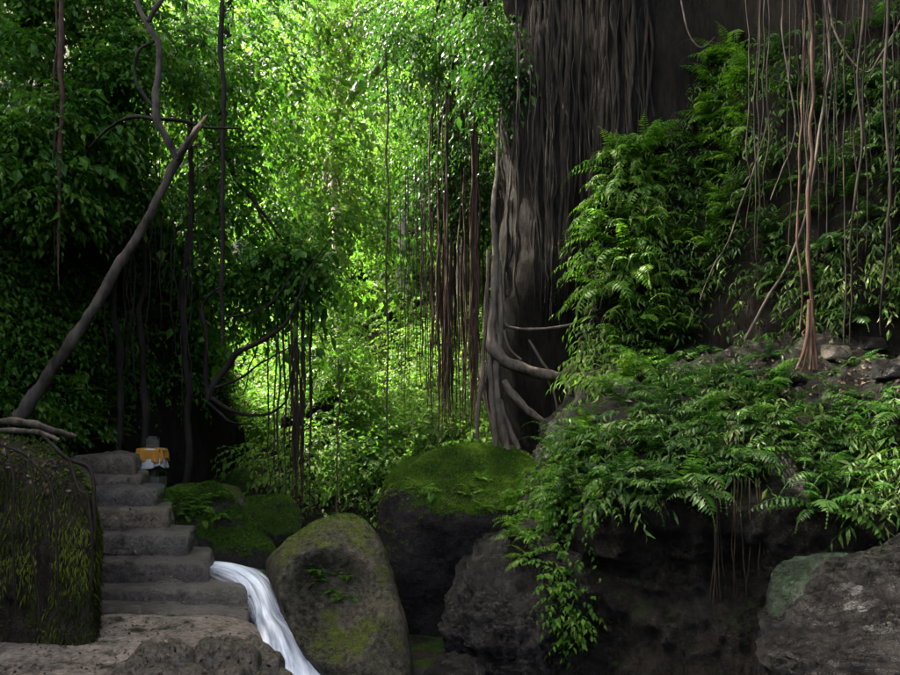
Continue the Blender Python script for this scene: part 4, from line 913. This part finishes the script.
# moss tufts on boulders
def tufts(name, o, num, zmin, size, seed, poly=None):
    v, fs = obj_arr(o); v = v.astype(float); f = np.array(fs); a, b2, c2 = v[f[:, 0]], v[f[:, 1]], v[f[:, 2]]
    n = np.cross(b2 - a, c2 - a); ar = np.linalg.norm(n, axis=1); n = n / (ar[:, None] + 1e-12); w_ = ar * (n[:, 2] > zmin); rg = np.random.default_rng(seed)
    w_ = w_ * (fbm(a * 2.0, 3, seed) > -1.2)
    i = rg.choice(len(f), num, p=w_ / w_.sum()); u = rg.uniform(0, 1, (num, 2)); u = np.where(u.sum(1, keepdims=True) > 1, 1 - u, u)
    p = a[i] + (b2 - a)[i] * u[:, :1] + (c2 - a)[i] * u[:, 1:]
    yd = norm(n[i] + rg.normal(0, .5, (num, 3))); L = size * rg.uniform(.5, 1.3, num)
    vv, ff, tt = leaf_arrays(p - n[i] * 0.004, yd, rand_unit(num, rg), L, L * .28, np.clip(0.5 + 0.5 * fbm(p * 3, 3, seed + 1) + rg.normal(0, .2, num), 0, 1))
    q = link('moss', np_mesh('moss', vv - np.array(o.location), ff, False, tt), M['moss'], o); q['kind'] = 'stuff'; return q
tufts('moss', big, 60000, 0.4, 0.022, 1)
tufts('moss', rocks[2], 14000, 0.62, 0.028, 2)
tufts('moss', rocks[3], 6000, 0.72, 0.025, 3)
tufts('moss', olive, 3500, 0.8, 0.016, 4)

def hanging_moss(o, num, size, seed, thr):
    v, fs = obj_arr(o); v = v.astype(float); f = np.array(fs); a, b2, c2 = v[f[:, 0]], v[f[:, 1]], v[f[:, 2]]
    n = np.cross(b2 - a, c2 - a); ar = np.linalg.norm(n, axis=1); n = n / (ar[:, None] + 1e-12); rg = np.random.default_rng(seed)
    m_ = fbm(a * np.array([2.6, 2.6, 0.5]), 4, seed)
    w_ = ar * ((n[:, 1] < -0.2) | (n[:, 0] > 0.4) | (n[:, 2] > 0.3)) * np.clip(m_ - thr, 0, 0.4)
    i = rg.choice(len(f), num, p=w_ / w_.sum()); u = rg.uniform(0, 1, (num, 2)); u = np.where(u.sum(1, keepdims=True) > 1, 1 - u, u)
    p = a[i] + (b2 - a)[i] * u[:, :1] + (c2 - a)[i] * u[:, 1:]
    yd = norm(n[i] * 0.35 + np.array([0.05, 0, -1.0]) + rg.normal(0, .22, (num, 3))); L = size * rg.uniform(.4, 1.4, num)
    vv, ff, tt = leaf_arrays(p, yd, norm(n[i] + rg.normal(0, .3, (num, 3))), L, L * .05 + .0015, np.clip(0.4 + 0.6 * fbm(p * 3, 3, seed + 1) + rg.normal(0, .2, num), 0, 1))
    q = link('hanging_moss', np_mesh('hanging_moss', vv - np.array(o.location), ff, False, tt), M['wallmoss'], o); q['kind'] = 'stuff'
M['wallmoss'] = G('wall_moss', [(0.022, 0.026, 0.006), (0.055, 0.066, 0.010), (0.11, 0.13, 0.016)], trans=0.25, rough=0.8, spec=0.1)
hanging_moss(wallr, 46000, 0.06, 5, -0.55)
tufts('moss', wallr, 4000, 0.3, 0.03, 8)
# litter and stones on the soil shelf
for i, (px, py, rx, lab) in enumerate([(836, 355, .13, 'smooth flat grey stone lying beside the fanned root'), (838, 332, .14, 'darker stone standing behind the flat grey stone'), (872, 346, .11, 'bluish angular stone at the foot of the twisted vine'), (770, 350, .09, 'small grey stone among dead leaves left of the fanned root'), (792, 378, .10, 'half buried stone in front of the fanned root'), (893, 372, .13, 'broad dark stone under the wavy vine')]):
    loc, nr = hit(px, py); rr = random.Random(i); c = loc + V((0, 0, 0.02))
    pls = [(n, c + V(n).normalized() * rx * k) for n, k in [((1, 0, .1), 1.1), ((-1, .1, .1), 1.0), ((0, -1, .2), .8), ((.1, 1, 0), .9), ((.05, -.2, 1), .55), ((0, 0, -1), .6), ((.6, -.6, .5), .85), ((-.6, -.5, .6), .8)]]
    tag(link('stone', boulder_mesh('stone', c, pls, p=8, sub=4, amp=.015, freq=5, seed=i + 3), M['wet'] if i != 0 else M['cobble'], None, c), lab, 'stone')
def litter(label, polys, num, size, seed, name='leaf_litter'):
    rr = random.Random(seed); rg = np.random.default_rng(seed); A, N_ = [], []
    for poly in polys:
        for x, y in poly_points(poly, num, 0, rr):
            loc, nr = hit(x, y)
            if loc is None or nr.z < 0.1: continue
            A.append(tuple(loc + nr * 0.008)); N_.append(tuple(nr))
    A = np.array(A); N_ = norm(np.array(N_) + rg.normal(0, .3, (len(A), 3))); t_ = rand_unit(len(A), rg); yd = norm(np.cross(N_, t_)); L = size * rg.uniform(.5, 1.3, len(A))
    v, f, t = leaf_arrays(A, yd, N_, L, L * .24, rg.uniform(0, 1, len(A)) ** 1.6)
    tag(link(name, np_mesh(name, v, f, False, t), M['litter']), label, 'dead leaves', kind='stuff')
litter('dead leaves and twig scraps caught on top of the moss streaked rock wall', [[(0, 425), (60, 440), (95, 480), (60, 500), (0, 470)]], 160, 0.05, 9, 'wall_litter')
litter('dead brown leaves scattered over the soil shelf and bank', [[(690, 350), (760, 335), (900, 325), (900, 420), (800, 400), (720, 400)], [(690, 360), (900, 330), (900, 520), (780, 480)]], 260, 0.055, 3)

BV2 = bvh_of([obj_arr2 for obj_arr2 in [(lambda o: ((lambda v, f: (v + np.array(o.parent.location, np.float32), f))(*obj_arr(o))))(o) for o in list(stair.children) + list(ledge.children)]])
BV_keep = BV; BV = BV2
litter('small dead leaves and grit lying on the steps and the pinkish ledge', [[(100, 450), (250, 560), (250, 640), (100, 640)], [(0, 615), (120, 615), (280, 650), (280, 675), (0, 675)]], 260, 0.035, 12, 'fallen_leaves')
BV = BV_keep
